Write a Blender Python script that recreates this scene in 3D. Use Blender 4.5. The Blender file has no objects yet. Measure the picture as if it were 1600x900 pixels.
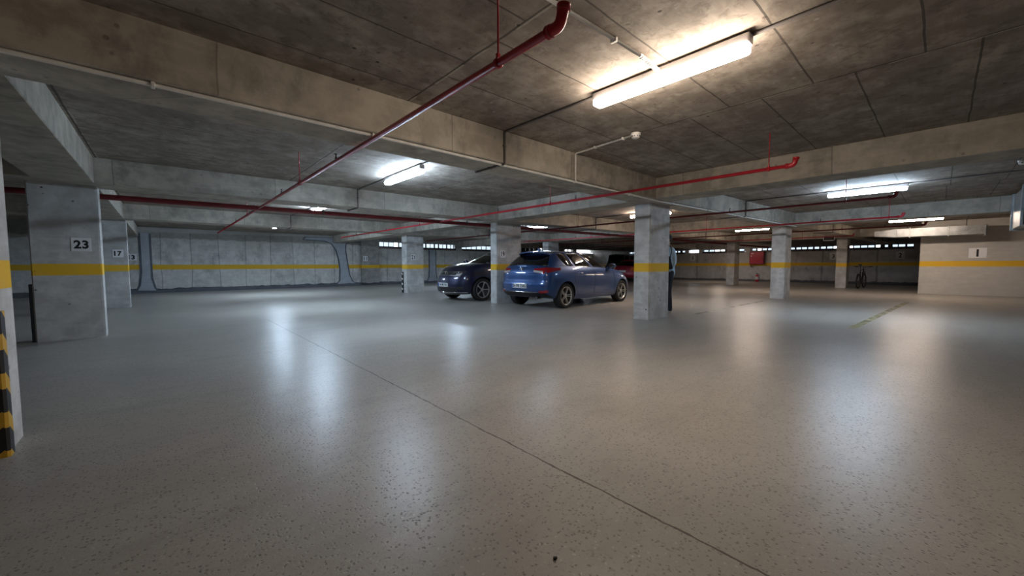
import bpy, bmesh, math, random
from mathutils import Vector, Matrix
random.seed(7)
S = bpy.context.scene
COL = S.collection
PI = math.pi
EYE = 1.07

# ------------------------------------------------------------------ camera
def make_camera():
    f, pitch, roll, yaw = 604.3037, math.radians(3.3486), math.radians(0.1261), math.radians(47.9849)
    fw = Vector((math.cos(yaw), math.sin(yaw), 0)); rt = Vector((math.sin(yaw), -math.cos(yaw), 0)); dn = Vector((0, 0, -1))
    f2 = fw*math.cos(pitch) + dn*math.sin(pitch); d2 = dn*math.cos(pitch) - fw*math.sin(pitch)
    r3 = rt*math.cos(roll) + d2*math.sin(roll); d3 = d2*math.cos(roll) - rt*math.sin(roll)
    cd = bpy.data.cameras.new('camera'); cam = bpy.data.objects.new('camera', cd); COL.objects.link(cam)
    cd.sensor_width = 36; cd.lens = f/1600*36; cd.clip_start = 0.05; cd.clip_end = 200
    m = Matrix((r3, -d3, -f2)).transposed().to_4x4(); m.translation = (0, 0, EYE)
    cam.matrix_world = m; S.camera = cam
make_camera()

# ------------------------------------------------------------------ materials
class NT:
    def __init__(s, name):
        s.m = bpy.data.materials.new(name); s.m.use_nodes = True
        s.t = s.m.node_tree; s.n = s.t.nodes; s.l = s.t.links
        s.b = s.n['Principled BSDF']
    def node(s, typ, **kw):
        n = s.n.new(typ)
        for k, v in kw.items():
            if k.startswith('i_'):
                key = k[2:]; key = int(key) if key.isdigit() else key
                s.set(n.inputs[key], v)
            else: setattr(n, k, v)
        return n
    def set(s, inp, v):
        if isinstance(v, bpy.types.NodeSocket): s.l.new(v, inp)
        else: inp.default_value = v
    def math(s, op, a, b=0.0, c=None):
        n = s.n.new('ShaderNodeMath'); n.operation = op
        s.set(n.inputs[0], a); s.set(n.inputs[1], b)
        if c is not None: s.set(n.inputs[2], c)
        return n.outputs[0]
    def mix(s, fac, a, b, blend='MIX'):
        n = s.n.new('ShaderNodeMix'); n.data_type = 'RGBA'; n.blend_type = blend
        s.set(n.inputs[0], fac)
        for i, v in ((6, a), (7, b)):
            if isinstance(v, bpy.types.NodeSocket): s.l.new(v, n.inputs[i])
            else: n.inputs[i].default_value = (*v, 1) if len(v) == 3 else v
        return n.outputs[2]
    def ramp(s, fac, stops):
        n = s.n.new('ShaderNodeValToRGB'); s.set(n.inputs[0], fac)
        e = n.color_ramp.elements
        while len(e) < len(stops): e.new(0.5)
        for i, (p, c) in enumerate(stops):
            e[i].position = p; e[i].color = (c, c, c, 1) if isinstance(c, (int, float)) else (*c, 1)
        return n.outputs[0]
    def noise(s, vec, scale, detail=4, rough=0.55, dist=0.0):
        n = s.n.new('ShaderNodeTexNoise'); s.l.new(vec, n.inputs['Vector'])
        n.inputs['Scale'].default_value = scale; n.inputs['Detail'].default_value = detail
        n.inputs['Roughness'].default_value = rough; n.inputs['Distortion'].default_value = dist
        return n.outputs[0]
    def pos(s):
        g = s.n.new('ShaderNodeNewGeometry'); return g.outputs['Position']
    def xyz(s, v):
        n = s.n.new('ShaderNodeSeparateXYZ'); s.l.new(v, n.inputs[0]); return n.outputs
    def scl(s, v, sc):
        n = s.n.new('ShaderNodeMapping'); s.l.new(v, n.inputs[0]); n.inputs['Scale'].default_value = sc; return n.outputs[0]
    def bump(s, h, strength=0.3, dist=0.01):
        n = s.n.new('ShaderNodeBump'); n.inputs['Strength'].default_value = strength; n.inputs['Distance'].default_value = dist
        s.l.new(h, n.inputs['Height']); s.l.new(n.outputs[0], s.b.inputs['Normal'])

def plain(name, col, rough=0.5, metal=0.0, coat=0.0, spec=0.5, var=0.12, vs=8):
    k = NT(name); p = k.node('ShaderNodeTexCoord').outputs['Object']
    n = k.noise(p, vs)
    c = k.mix(k.ramp(n, [(0.3, 0.0), (0.7, 1.0)]), tuple(x*(1-var) for x in col), tuple(min(1, x*(1+var)) for x in col))
    k.l.new(c, k.b.inputs['Base Color'])
    k.b.inputs['Roughness'].default_value = rough; k.b.inputs['Metallic'].default_value = metal
    k.b.inputs['Coat Weight'].default_value = coat; k.b.inputs['Specular IOR Level'].default_value = spec
    return k.m

def concrete(name, ca, cb, stain=(0.1, 0.085, 0.07), stain_amt=0.35, stripe=None, boards=None, pits=0.5, low=None, seams=False, rough=0.85):
    k = NT(name); P = k.pos(); x, y, z = k.xyz(P)
    big = k.noise(P, 0.9, 5, 0.6, 0.4); mid = k.noise(P, 4.0, 6, 0.6); fine = k.noise(P, 55, 3)
    c = k.mix(k.ramp(big, [(0.3, 0), (0.7, 1)]), ca, cb)
    c = k.mix(k.math('MULTIPLY', k.ramp(mid, [(0.42, 1), (0.6, 0)]), stain_amt), c, stain)
    # streaks along the pour
    st = k.noise(k.scl(P, (1.2, 1.2, 9)), 1.3, 5, 0.65)
    c = k.mix(k.math('MULTIPLY', k.ramp(st, [(0.5, 0), (0.75, 1)]), 0.25), c, tuple(min(1, v*1.5) for v in cb))
    h = k.math('ADD', k.math('MULTIPLY', mid, 0.6), k.math('MULTIPLY', fine, 0.25))
    if pits:
        v = k.node('ShaderNodeTexVoronoi', i_Scale=7.0); k.l.new(P, v.inputs['Vector'])
        gate = k.ramp(k.noise(P, 1.7, 2), [(0.48, 0), (0.6, 1)])
        pit = k.math('MULTIPLY', k.ramp(v.outputs['Distance'], [(0.07, 1), (0.13, 0)]), gate)
        c = k.mix(k.math('MULTIPLY', pit, pits), c, (0.03, 0.027, 0.024))
        h = k.math('SUBTRACT', h, pit)
    if boards:                      # boards = (axis, width): formwork joints on a wall
        a = {'x': x, 'y': y, 'xy': k.math('ADD', x, y)}[boards[0]]
        u = k.math('DIVIDE', k.math('ADD', a, k.math('MULTIPLY', k.noise(P, 0.7, 1), 0.15)), boards[1])
        fr = k.math('FRACT', u); cell = k.math('FLOOR', u)
        line = k.math('LESS_THAN', fr, 0.035 if boards[0] != 'xy' else 0.006)
        wn = k.node('ShaderNodeTexWhiteNoise', noise_dimensions='1D'); k.l.new(cell, wn.inputs['W'])
        c = k.mix(k.math('MULTIPLY', wn.outputs['Value'], 0.25), c, tuple(v*1.35 for v in cb))
        c = k.mix(k.math('MULTIPLY', line, 0.42), c, (0.06, 0.058, 0.06))
        sm = k.ramp(k.noise(k.scl(P, (1, 1, 0.5)), 2.2, 6, 0.7), [(0.53, 0), (0.66, 1)])
        c = k.mix(k.math('MULTIPLY', sm, 0.35), c, (0.05, 0.05, 0.055))
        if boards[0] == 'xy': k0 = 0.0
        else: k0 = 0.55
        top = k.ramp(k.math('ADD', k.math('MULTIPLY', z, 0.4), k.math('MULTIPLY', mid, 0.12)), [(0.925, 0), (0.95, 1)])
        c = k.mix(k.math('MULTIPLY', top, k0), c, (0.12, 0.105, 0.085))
        h = k.math('SUBTRACT', h, line)
    if seams:                       # formwork panels on the slab soffit
        wob = k.math('MULTIPLY', k.math('SUBTRACT', k.noise(P, 2.5, 3), 0.5), 0.022)
        vb = k.node('ShaderNodeTexVoronoi', i_Scale=4.3); k.l.new(P, vb.inputs['Vector'])
        blob = k.ramp(vb.outputs['Distance'], [(0.05, 1), (0.085, 0)])
        c = k.mix(k.math('MULTIPLY', blob, 0.55), c, (0.62, 0.57, 0.50))
        c = k.mix(k.math('MULTIPLY', k.ramp(k.noise(P, 9, 6, 0.72, 0.5), [(0.52, 0), (0.62, 1)]), 0.5), c, (0.14, 0.115, 0.10))
        u = k.math('DIVIDE', k.math('ADD', k.math('SUBTRACT', x, 1.77), wob), 2.43)
        fu = k.math('FRACT', u); cu = k.math('FLOOR', u)
        wn = k.node('ShaderNodeTexWhiteNoise', noise_dimensions='1D'); k.l.new(cu, wn.inputs['W'])
        vv = k.math('DIVIDE', k.math('ADD', k.math('ADD', y, wob), k.math('MULTIPLY', wn.outputs['Value'], 0.9)), 0.66)
        fv = k.math('FRACT', vv); cv = k.math('FLOOR', vv)
        l1 = k.math('LESS_THAN', fu, 0.008); l2 = k.math('LESS_THAN', fv, 0.02)
        wc = k.node('ShaderNodeTexWhiteNoise', noise_dimensions='2D')
        cmb = k.node('ShaderNodeCombineXYZ'); k.l.new(cu, cmb.inputs[0]); k.l.new(cv, cmb.inputs[1]); k.l.new(cmb.outputs[0], wc.inputs['Vector'])
        c = k.mix(k.math('MULTIPLY', wc.outputs['Value'], 0.22), c, tuple(v*0.6 for v in ca))
        ln = k.math('MAXIMUM', l1, l2)
        br = k.ramp(k.noise(P, 2.3, 2), [(0.5, 0), (0.52, 1)])
        c = k.mix(k.math('MULTIPLY', ln, 0.75), c, (0.045, 0.04, 0.036))
        l3 = k.math('MULTIPLY', k.math('LESS_THAN', k.math('ABSOLUTE', k.math('SUBTRACT', fu, 0.01)), 0.0035), br)
        c = k.mix(k.math('MULTIPLY', l3, 0.6), c, (0.55, 0.5, 0.42))
        grain = k.noise(k.scl(P, (1.0, 14, 1)), 1.6, 5, 0.7)
        c = k.mix(k.math('MULTIPLY', k.ramp(grain, [(0.45, 0), (0.7, 1)]), 0.3), c, tuple(v*0.5 for v in ca))
        h = k.math('SUBTRACT', h, k.math('MULTIPLY', ln, 2.0))
    if stripe:
        zc, half, ycol = stripe
        d = k.math('ABSOLUTE', k.math('SUBTRACT', z, zc))
        m = k.math('LESS_THAN', d, half)
        c = k.mix(k.math('MULTIPLY', m, k.ramp(k.noise(P, 9, 4), [(0.2, 0.9), (0.8, 1)])), c, ycol)
    if low:                         # dark waterproofing along the foot of the wall
        zz = k.math('ADD', z, k.math('MULTIPLY', k.math('SUBTRACT', k.noise(P, 2.5, 3), 0.5), 0.16))
        c = k.mix(k.math('MULTIPLY', k.math('LESS_THAN', zz, low), 0.92), c, (0.05, 0.055, 0.065))
    k.l.new(c, k.b.inputs['Base Color']); k.b.inputs['Roughness'].default_value = rough
    k.b.inputs['Specular IOR Level'].default_value = 0.3
    k.bump(h, 0.35, 0.012)
    return k.m

YEL = (0.85, 0.50, 0.018)
M = {}
M['column'] = concrete('column_concrete', (0.55, 0.545, 0.535), (0.68, 0.675, 0.66), (0.30, 0.29, 0.28), 0.45, pits=0.9, stripe=(1.024, 0.083, YEL))
M['column_far'] = concrete('far_column_concrete', (0.55, 0.545, 0.535), (0.68, 0.675, 0.66), (0.30, 0.29, 0.28), 0.45, pits=0.9, stripe=(1.06, 0.085, YEL))
M['beam'] = concrete('beam_concrete', (0.40, 0.365, 0.31), (0.54, 0.50, 0.43), (0.22, 0.20, 0.165), 0.6, boards=('xy', 1.93))
M['slab'] = concrete('slab_concrete', (0.34, 0.29, 0.25), (0.48, 0.425, 0.365), (0.15, 0.125, 0.105), 0.6, pits=0.9, seams=True)
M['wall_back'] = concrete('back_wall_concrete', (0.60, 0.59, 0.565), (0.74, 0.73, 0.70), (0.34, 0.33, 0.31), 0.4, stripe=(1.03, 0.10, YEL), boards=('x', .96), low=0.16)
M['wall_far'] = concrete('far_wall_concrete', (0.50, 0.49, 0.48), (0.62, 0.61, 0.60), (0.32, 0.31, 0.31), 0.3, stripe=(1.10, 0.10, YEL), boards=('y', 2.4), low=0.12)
M['wall_core'] = concrete('core_wall_plaster', (0.50, 0.48, 0.45), (0.60, 0.58, 0.54), (0.4, 0.38, 0.35), 0.2, stripe=(1.09, 0.095, YEL), pits=0)
M['wall_plain'] = concrete('plain_wall_concrete', (0.36, 0.35, 0.34), (0.46, 0.45, 0.43), stripe=(1.024, 0.09, YEL), low=0.14)
M['mortar'] = concrete('grey_mortar', (0.42, 0.45, 0.50), (0.52, 0.56, 0.61), (0.32, 0.34, 0.39), 0.3, pits=0)
M['mortar_light'] = concrete('pale_render', (0.42, 0.41, 0.40), (0.50, 0.49, 0.47), (0.34, 0.33, 0.32), 0.25, pits=0)
M['mortar_edge'] = concrete('dark_mortar_edge', (0.13, 0.14, 0.165), (0.19, 0.20, 0.225), (0.10, 0.10, 0.115), 0.3, pits=0)

def floor_material():
    k = NT('polished_concrete_floor'); P = k.pos(); x, y, z = k.xyz(P)
    big = k.noise(P, 0.35, 4, 0.6, 0.6); mid = k.noise(P, 1.6, 4, 0.55); fine = k.noise(P, 42, 4, 0.6); tiny = k.noise(P, 190, 2, 0.5)
    c = k.mix(k.ramp(big, [(0.3, 0), (0.7, 1)]), (0.33, 0.312, 0.285), (0.42, 0.40, 0.367))
    c = k.mix(k.math('MULTIPLY', k.ramp(mid, [(0.25, 1), (0.72, 0)]), 0.4), c, (0.24, 0.224, 0.20))
    cl = k.noise(P, 0.55, 5, 0.6); sc = k.noise(k.scl(P, (1, 3.5, 1)), 1.1, 5, 0.65)
    c = k.mix(k.math('MULTIPLY', k.ramp(cl, [(0.42, 0), (0.66, 1)]), 0.35), c, (0.48, 0.455, 0.42))
    c = k.mix(k.math('MULTIPLY', k.ramp(sc, [(0.5, 0), (0.72, 1)]), 0.3), c, (0.20, 0.188, 0.17))
    speck = k.math('MULTIPLY', k.ramp(fine, [(0.58, 0), (0.68, 1)]), k.ramp(mid, [(0.3, 0.5), (0.7, 1)]))
    va = k.node('ShaderNodeTexVoronoi', i_Scale=66.0)
    wv = k.node('ShaderNodeVectorMath', operation='ADD'); k.l.new(P, wv.inputs[0]); nv = k.node('ShaderNodeTexNoise', i_Scale=60.0); k.l.new(P, nv.inputs['Vector'])
    sv = k.node('ShaderNodeVectorMath', operation='SCALE', i_Scale=0.018); k.l.new(nv.outputs['Color'], sv.inputs[0]); k.l.new(sv.outputs[0], wv.inputs[1]); k.l.new(wv.outputs[0], va.inputs['Vector'])
    rr, gg, bb_ = k.xyz(va.outputs['Color'])
    agg = k.math('MULTIPLY', k.math('LESS_THAN', rr, k.math('MULTIPLY_ADD', mid, 0.60, 0.02)), k.ramp(va.outputs['Distance'], [(0.22, 1), (0.48, 0)]))
    c = k.mix(k.math('MULTIPLY', agg, 0.62), c, (0.10, 0.092, 0.08))
    lgt = k.math('MULTIPLY', k.math('GREATER_THAN', gg, 0.88), k.ramp(va.outputs['Distance'], [(0.2, 1), (0.4, 0)]))
    c = k.mix(k.math('MULTIPLY', lgt, 0.45), c, (0.55, 0.52, 0.48))
    c = k.mix(k.math('MULTIPLY', speck, 0.3), c, (0.085, 0.078, 0.068))
    c = k.mix(k.math('MULTIPLY', k.ramp(tiny, [(0.36, 1), (0.46, 0)]), 0.2), c, (0.14, 0.13, 0.12))
    v = k.node('ShaderNodeTexVoronoi', i_Scale=26.0); k.l.new(P, v.inputs['Vector'])
    chip = k.math('MULTIPLY', k.ramp(v.outputs['Distance'], [(0.10, 1), (0.22, 0)]), k.ramp(k.noise(P, 1.9, 4), [(0.48, 0), (0.66, 1)]))
    c = k.mix(k.math('MULTIPLY', chip, 0.3), c, (0.06, 0.055, 0.05))
    # sawn joint, ragged, running along Y
    wob = k.math('MULTIPLY', k.math('SUBTRACT', k.noise(P, 5.0, 4, 0.7), 0.5), 0.035)
    d = k.math('ABSOLUTE', k.math('ADD', k.math('SUBTRACT', x, 1.505), wob))
    jn = k.math('MULTIPLY', k.math('LESS_THAN', d, k.math('MULTIPLY_ADD', k.noise(P, 9, 3), 0.012, -0.0005)), k.math('LESS_THAN', y, 9.0))
    c = k.mix(k.math('MULTIPLY', jn, 0.8), c, (0.055, 0.045, 0.04))
    k.l.new(c, k.b.inputs['Base Color'])
    r = k.math('ADD', k.math('MULTIPLY_ADD', mid, 0.06, 0.275), k.math('MULTIPLY', speck, 0.2))
    k.l.new(r, k.b.inputs['Roughness']); k.b.inputs['Specular IOR Level'].default_value = 0.14
    h = k.math('ADD', k.math('MULTIPLY', fine, 0.5), k.math('MULTIPLY', tiny, 0.25))
    h = k.math('ADD', h, k.math('MULTIPLY', k.noise(P, 14, 3), 0.6))
    h = k.math('SUBTRACT', h, k.math('MULTIPLY', jn, 1.5))
    h = k.math('SUBTRACT', h, k.math('MULTIPLY', agg, 0.5))
    k.bump(h, 0.36, 0.004)
    return k.m
M['floor'] = floor_material()

def emit(name, col, strength):
    k = NT(name)
    k.b.inputs['Base Color'].default_value = (0.8, 0.8, 0.8, 1)
    k.b.inputs['Emission Color'].default_value = (*col, 1); k.b.inputs['Emission Strength'].default_value = strength
    n = k.noise(k.node('ShaderNodeTexCoord').outputs['Object'], 3.0)
    k.l.new(k.math('MULTIPLY_ADD', n, 0.1, 0.3), k.b.inputs['Roughness'])
    return k.m
WARM, NEUT, COOL = (1.0, 0.80, 0.64), (1.0, 0.86, 0.76), (0.62, 0.80, 1.0)
M['lamp_near'] = emit('lamp_diffuser_near', (1.0, 0.84, 0.68), 27)
M['lamp_cool'] = emit('lamp_diffuser_cool', COOL, 46)
M['lamp_back'] = emit('lamp_diffuser_back', COOL, 74)
M['lamp_far_fill'] = emit('far_fill_diffuser', WARM, 13)  # glow of the added fill lamp at the far end
M['lamp_warm'] = emit('lamp_diffuser_warm', WARM, 30)
M['lamp_body'] = plain('lamp_housing_grey', (0.42, 0.40, 0.41), 0.5)
M['white_plastic'] = plain('white_plastic', (0.75, 0.73, 0.72), 0.45)
M['conduit_white'] = plain('white_conduit', (0.88, 0.86, 0.83), 0.4)
M['conduit_grey'] = plain('grey_conduit', (0.16, 0.145, 0.14), 0.55)
M['red_pipe'] = plain('red_pipe_paint', (0.42, 0.012, 0.022), 0.35, spec=0.5)
M['red_dark'] = plain('dark_red_pipe_paint', (0.20, 0.012, 0.018), 0.4)
M['steel'] = plain('dark_steel', (0.12, 0.11, 0.11), 0.45, 0.6)
M['galv'] = plain('galvanised_sheet', (0.38, 0.40, 0.41), 0.42, 0.55, var=0.25, vs=5)
M['sign_white'] = plain('sign_white', (0.85, 0.85, 0.86), 0.5, var=0.03)
M['sign_black'] = plain('sign_black_lettering', (0.012, 0.012, 0.014), 0.5)
M['glass_pane'] = None
M['hose_red'] = plain('cabinet_red', (0.50, 0.03, 0.06), 0.35)
M['black_plastic'] = plain('black_plastic', (0.012, 0.012, 0.013), 0.45)
M['rubber'] = plain('tyre_rubber', (0.014, 0.013, 0.013), 0.75)
M['alloy'] = plain('wheel_alloy', (0.62, 0.61, 0.60), 0.28, 0.85, var=0.05)
M['alloy_dark'] = plain('wheel_dark_backing', (0.03, 0.03, 0.032), 0.5, 0.3)
M['chrome'] = plain('chrome', (0.85, 0.85, 0.86), 0.12, 1.0, var=0.02)
M['seat'] = plain('seat_fabric', (0.05, 0.046, 0.045), 0.8)
M['interior'] = plain('car_interior', (0.022, 0.021, 0.022), 0.75)
M['brown_bag'] = plain('black_bag_cloth', (0.010, 0.010, 0.012), 0.7)
M['plate_white'] = plain('number_plate_white', (0.72, 0.74, 0.76), 0.35, var=0.03)
M['plate_blue'] = plain('number_plate_blue', (0.05, 0.14, 0.5), 0.35)

def paint(name, col, metal=0.45):
    k = NT(name); p = k.node('ShaderNodeTexCoord').outputs['Object']
    fl = k.noise(p, 900, 1)
    c = k.mix(fl, tuple(v*0.8 for v in col), tuple(v*1.25 for v in col))
    k.l.new(c, k.b.inputs['Base Color']); k.b.inputs['Metallic'].default_value = metal
    k.b.inputs['Roughness'].default_value = 0.38; k.b.inputs['Coat Weight'].default_value = 1.0; k.b.inputs['Coat Roughness'].default_value = 0.04
    return k.m
M['paint_blue'] = paint('mid_blue_car_paint', (0.018, 0.064, 0.20))
M['paint_navy'] = paint('navy_car_paint', (0.0045, 0.008, 0.040))
M['paint_red'] = paint('red_car_paint', (0.30, 0.012, 0.03), 0.2)
M['paint_black'] = paint('black_car_paint', (0.012, 0.013, 0.014), 0.1)

def glass(name, tint, trans):
    k = NT(name); k.n.remove(k.b)
    out = [n for n in k.n if n.type == 'OUTPUT_MATERIAL'][0]
    tr = k.node('ShaderNodeBsdfTransparent'); tr.inputs[0].default_value = (*tint, 1)
    df = k.node('ShaderNodeBsdfDiffuse'); df.inputs[0].default_value = (0.012, 0.013, 0.014, 1)
    n = k.noise(k.node('ShaderNodeTexCoord').outputs['Object'], 2.0)
    gl = k.node('ShaderNodeBsdfGlossy'); gl.inputs[0].default_value = (1, 1, 1, 1)
    k.l.new(k.math('MULTIPLY', n, 0.05), gl.inputs['Roughness'])
    m1 = k.node('ShaderNodeMixShader'); m1.inputs[0].default_value = trans
    k.l.new(df.outputs[0], m1.inputs[1]); k.l.new(tr.outputs[0], m1.inputs[2])
    fr = k.node('ShaderNodeFresnel', i_IOR=1.5)
    m2 = k.node('ShaderNodeMixShader')
    k.l.new(k.math('ADD', fr.outputs[0], 0.03), m2.inputs[0]); k.l.new(m1.outputs[0], m2.inputs[1]); k.l.new(gl.outputs[0], m2.inputs[2])
    k.l.new(m2.outputs[0], out.inputs[0])
    return k.m
M['car_glass'] = glass('car_side_glass', (0.42, 0.43, 0.43), 0.85)
M['car_glass_dark'] = glass('car_tinted_glass', (0.14, 0.16, 0.16), 0.7)
M['pane'] = glass('frosted_window_pane', (0.50, 0.53, 0.56), 0.95)
M['lens_red'] = plain('red_lamp_lens', (0.28, 0.006, 0.012), 0.12, coat=1.0)
M['lens_clear'] = plain('clear_lamp_lens', (0.70, 0.70, 0.72), 0.1, 0.4, coat=1.0)
M['lens_dark'] = plain('smoked_lamp_lens', (0.05, 0.055, 0.065), 0.08, 0.3, coat=1.0)
M['lens_amber'] = plain('amber_lamp_lens', (0.65, 0.14, 0.03), 0.2, coat=1.0)

def hazard(name):
    k = NT(name); o = k.node('ShaderNodeTexCoord').outputs['Object']; x, y, z = k.xyz(o)
    # chevron bands folding over the corner
    q = k.math('SUBTRACT', z, k.math('MULTIPLY', k.math('ADD', k.math('ABSOLUTE', x), k.math('ABSOLUTE', y)), -0.85))
    m = k.math('LESS_THAN', k.math('FRACT', k.math('DIVIDE', k.math('ADD', q, 0.03), 0.22)), 0.40)
    nz = k.noise(o, 12, 4)
    c = k.mix(m, (0.018, 0.017, 0.018), k.mix(nz, (0.55, 0.30, 0.02), (0.70, 0.42, 0.04)))
    k.l.new(c, k.b.inputs['Base Color']); k.b.inputs['Roughness'].default_value = 0.6
    return k.m
M['hazard'] = hazard('black_and_yellow_rubber')

# ------------------------------------------------------------------ mesh helpers
def tag(o, label=None, cat=None, group=None, kind=None):
    if label: o['label'] = label
    if cat: o['category'] = cat
    if group: o['group'] = group
    if kind: o['kind'] = kind
    return o
def empty(name, loc=(0, 0, 0), rz=0.0):
    o = bpy.data.objects.new(name, None); o.empty_display_size = 0.2; COL.objects.link(o)
    o.location = loc; o.rotation_euler = (0, 0, rz); return o
def link(name, bm, mat, parent=None, smooth=False, loc=None):
    me = bpy.data.meshes.new(name); bm.normal_update(); bm.to_mesh(me); bm.free()
    for m in (mat if isinstance(mat, (list, tuple)) else [mat]): me.materials.append(m)
    if smooth:
        for p in me.polygons: p.use_smooth = True
    o = bpy.data.objects.new(name, me); COL.objects.link(o)
    if parent is not None: o.parent = parent
    if loc: o.location = loc
    return o
def autosmooth(o, ang=0.6):
    me = o.data
    for p in me.polygons: p.use_smooth = True
    bm = bmesh.new(); bm.from_mesh(me)
    for e in bm.edges:
        if len(e.link_faces) == 2 and e.calc_face_angle(0) > ang: e.smooth = False
    bm.to_mesh(me); bm.free()
    return o
def box(bm, a, b, bev=0.0, seg=2, mtx=None, mi=0):
    c = [(a[i]+b[i])/2 for i in range(3)]; s = [abs(b[i]-a[i]) for i in range(3)]
    t = bmesh.new(); bmesh.ops.create_cube(t, size=1)
    for v in t.verts: v.co = Vector((c[i]+v.co[i]*s[i] for i in range(3)))
    if bev: bmesh.ops.bevel(t, geom=list(t.edges), offset=bev, segments=seg, profile=0.5, affect='EDGES')
    if mtx: bmesh.ops.transform(t, matrix=mtx, verts=t.verts)
    merge(bm, t, mi); return bm
def merge(bm, t, mi=0):
    vs = {v: bm.verts.new(v.co) for v in t.verts}
    for f in t.faces:
        try: nf = bm.faces.new([vs[v] for v in f.verts]); nf.material_index = mi; nf.smooth = f.smooth
        except ValueError: pass
    t.free()
def frame(d):
    d = d.normalized(); u = Vector((0, 0, 1)) if abs(d.z) < 0.95 else Vector((1, 0, 0))
    s = d.cross(u).normalized(); return s, s.cross(d).normalized()
def tube(bm, pts, r, seg=12, cap=True, mi=0):
    pts = [Vector(p) for p in pts]; rings = []
    rr = r if isinstance(r, (list, tuple)) else [r]*len(pts)
    s = None
    for i, p in enumerate(pts):
        d = (pts[min(i+1, len(pts)-1)]-pts[max(i-1, 0)])
        if d.length < 1e-9: d = Vector((0, 0, 1))
        d.normalize()
        if s is None: s, u = frame(d)
        else:
            s = (s - d*s.dot(d)); s = s.normalized() if s.length > 1e-6 else frame(d)[0]; u = s.cross(d).normalized()
        rings.append([bm.verts.new(p + s*math.cos(2*PI*k/seg)*rr[i] + u*math.sin(2*PI*k/seg)*rr[i]) for k in range(seg)])
    for a, b in zip(rings, rings[1:]):
        for k in range(seg):
            f = bm.faces.new((a[k], a[(k+1) % seg], b[(k+1) % seg], b[k])); f.smooth = True; f.material_index = mi
    if cap:
        for rg, fl in ((rings[0], True), (rings[-1], False)):
            f = bm.faces.new(rg if fl else rg[::-1]); f.material_index = mi
    return bm
def bend(pts, r=0.04, n=5):
    """polyline with its corners rounded"""
    pts = [Vector(p) for p in pts]; out = [pts[0]]
    for a, b, c in zip(pts, pts[1:], pts[2:]):
        d1 = (a-b); d2 = (c-b); rr = min(r, d1.length*0.45, d2.length*0.45)
        p, q = b+d1.normalized()*rr, b+d2.normalized()*rr
        for i in range(n+1):
            t = i/n; out.append(p*(1-t)**2 + b*2*t*(1-t) + q*t*t)
    out.append(pts[-1]); return out
def lathe(bm, prof, mtx=Matrix(), seg=32, mi=0, close=False):
    """prof: (radius, height) pairs about local Z"""
    rings = []
    for r, h in prof:
        if r < 1e-6: rings.append([bm.verts.new(mtx @ Vector((0, 0, h)))])
        else: rings.append([bm.verts.new(mtx @ Vector((r*math.cos(2*PI*k/seg), r*math.sin(2*PI*k/seg), h))) for k in range(seg)])
    prs = list(zip(rings, rings[1:])) + ([(rings[-1], rings[0])] if close else [])
    for a, b in prs:
        for k in range(seg):
            k2 = (k+1) % seg
            vs = [a[k % len(a)], a[k2 % len(a)], b[k2 % len(b)], b[k % len(b)]]
            u = []
            for v in vs:
                if v not in u: u.append(v)
            if len(u) > 2:
                f = bm.faces.new(u); f.smooth = True; f.material_index = mi
    return bm
def prism(bm, poly, d0, d1, axis='y', mi=0):
    """extrude a 2-D outline (in the two other axes) from d0 to d1 along axis"""
    def P(u, v, d): return {'x': (d, u, v), 'y': (u, d, v), 'z': (u, v, d)}[axis]
    a = [bm.verts.new(P(u, v, d0)) for u, v in poly]; b = [bm.verts.new(P(u, v, d1)) for u, v in poly]
    n = len(poly); fs = [bm.faces.new(a), bm.faces.new(b[::-1])]
    for i in range(n): fs.append(bm.faces.new((a[i], b[i], b[(i+1) % n], a[(i+1) % n])))
    for f in fs: f.material_index = mi
    bmesh.ops.recalc_face_normals(bm, faces=fs)
    return bm
def text_bm(txt, height, depth=0.002, sx=1.0, bold=0.0, spacing=1.0):
    """lettering as a mesh in the XZ plane facing -Y, centred"""
    cu = bpy.data.curves.new('lettering', 'FONT'); cu.body = txt; cu.align_x = 'CENTER'; cu.align_y = 'CENTER'
    cu.size = height/0.72; cu.extrude = depth; cu.offset = bold; cu.space_character = spacing*1.08; cu.resolution_u = 6
    o = bpy.data.objects.new('lettering', cu); COL.objects.link(o)
    bpy.context.view_layer.update()
    me = o.evaluated_get(bpy.context.evaluated_depsgraph_get()).to_mesh()
    bm = bmesh.new(); bm.from_mesh(me)
    o.evaluated_get(bpy.context.evaluated_depsgraph_get()).to_mesh_clear()
    bpy.data.objects.remove(o); bpy.data.curves.remove(cu)
    xs = [v.co.x for v in bm.verts]; ys = [v.co.y for v in bm.verts]
    cx, cy = (min(xs)+max(xs))/2, (min(ys)+max(ys))/2
    for v in bm.verts: v.co = Vector(((v.co.x-cx)*sx, -v.co.z, v.co.y-cy))
    return bm
def evaluated(o):
    bpy.context.view_layer.update()
    return bpy.data.meshes.new_from_object(o.evaluated_get(bpy.context.evaluated_depsgraph_get()))
def struct(o, label, cat=None): return tag(o, label, cat or 'building', None, 'structure')

# ------------------------------------------------------------------ setting: floor, slab, beams, columns, walls
ZB, ZS = 2.257, 2.62
XL, XR, YF, YB = -7.5, 29.0, -5.5, 21.25
bm = bmesh.new(); box(bm, (XL-0.3, YF-0.3, -0.2), (XR+0.3, YB+0.3, 0)); struct(link('floor', bm, M['floor']), 'worn polished concrete garage floor with a sawn joint', 'floor')
bm = bmesh.new(); box(bm, (XL-0.3, YF-0.3, ZS), (XR+0.3, YB+0.3, ZS+0.25)); struct(link('ceiling', bm, M['slab']), 'bare concrete slab ceiling with formwork panel seams', 'ceiling')

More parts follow.
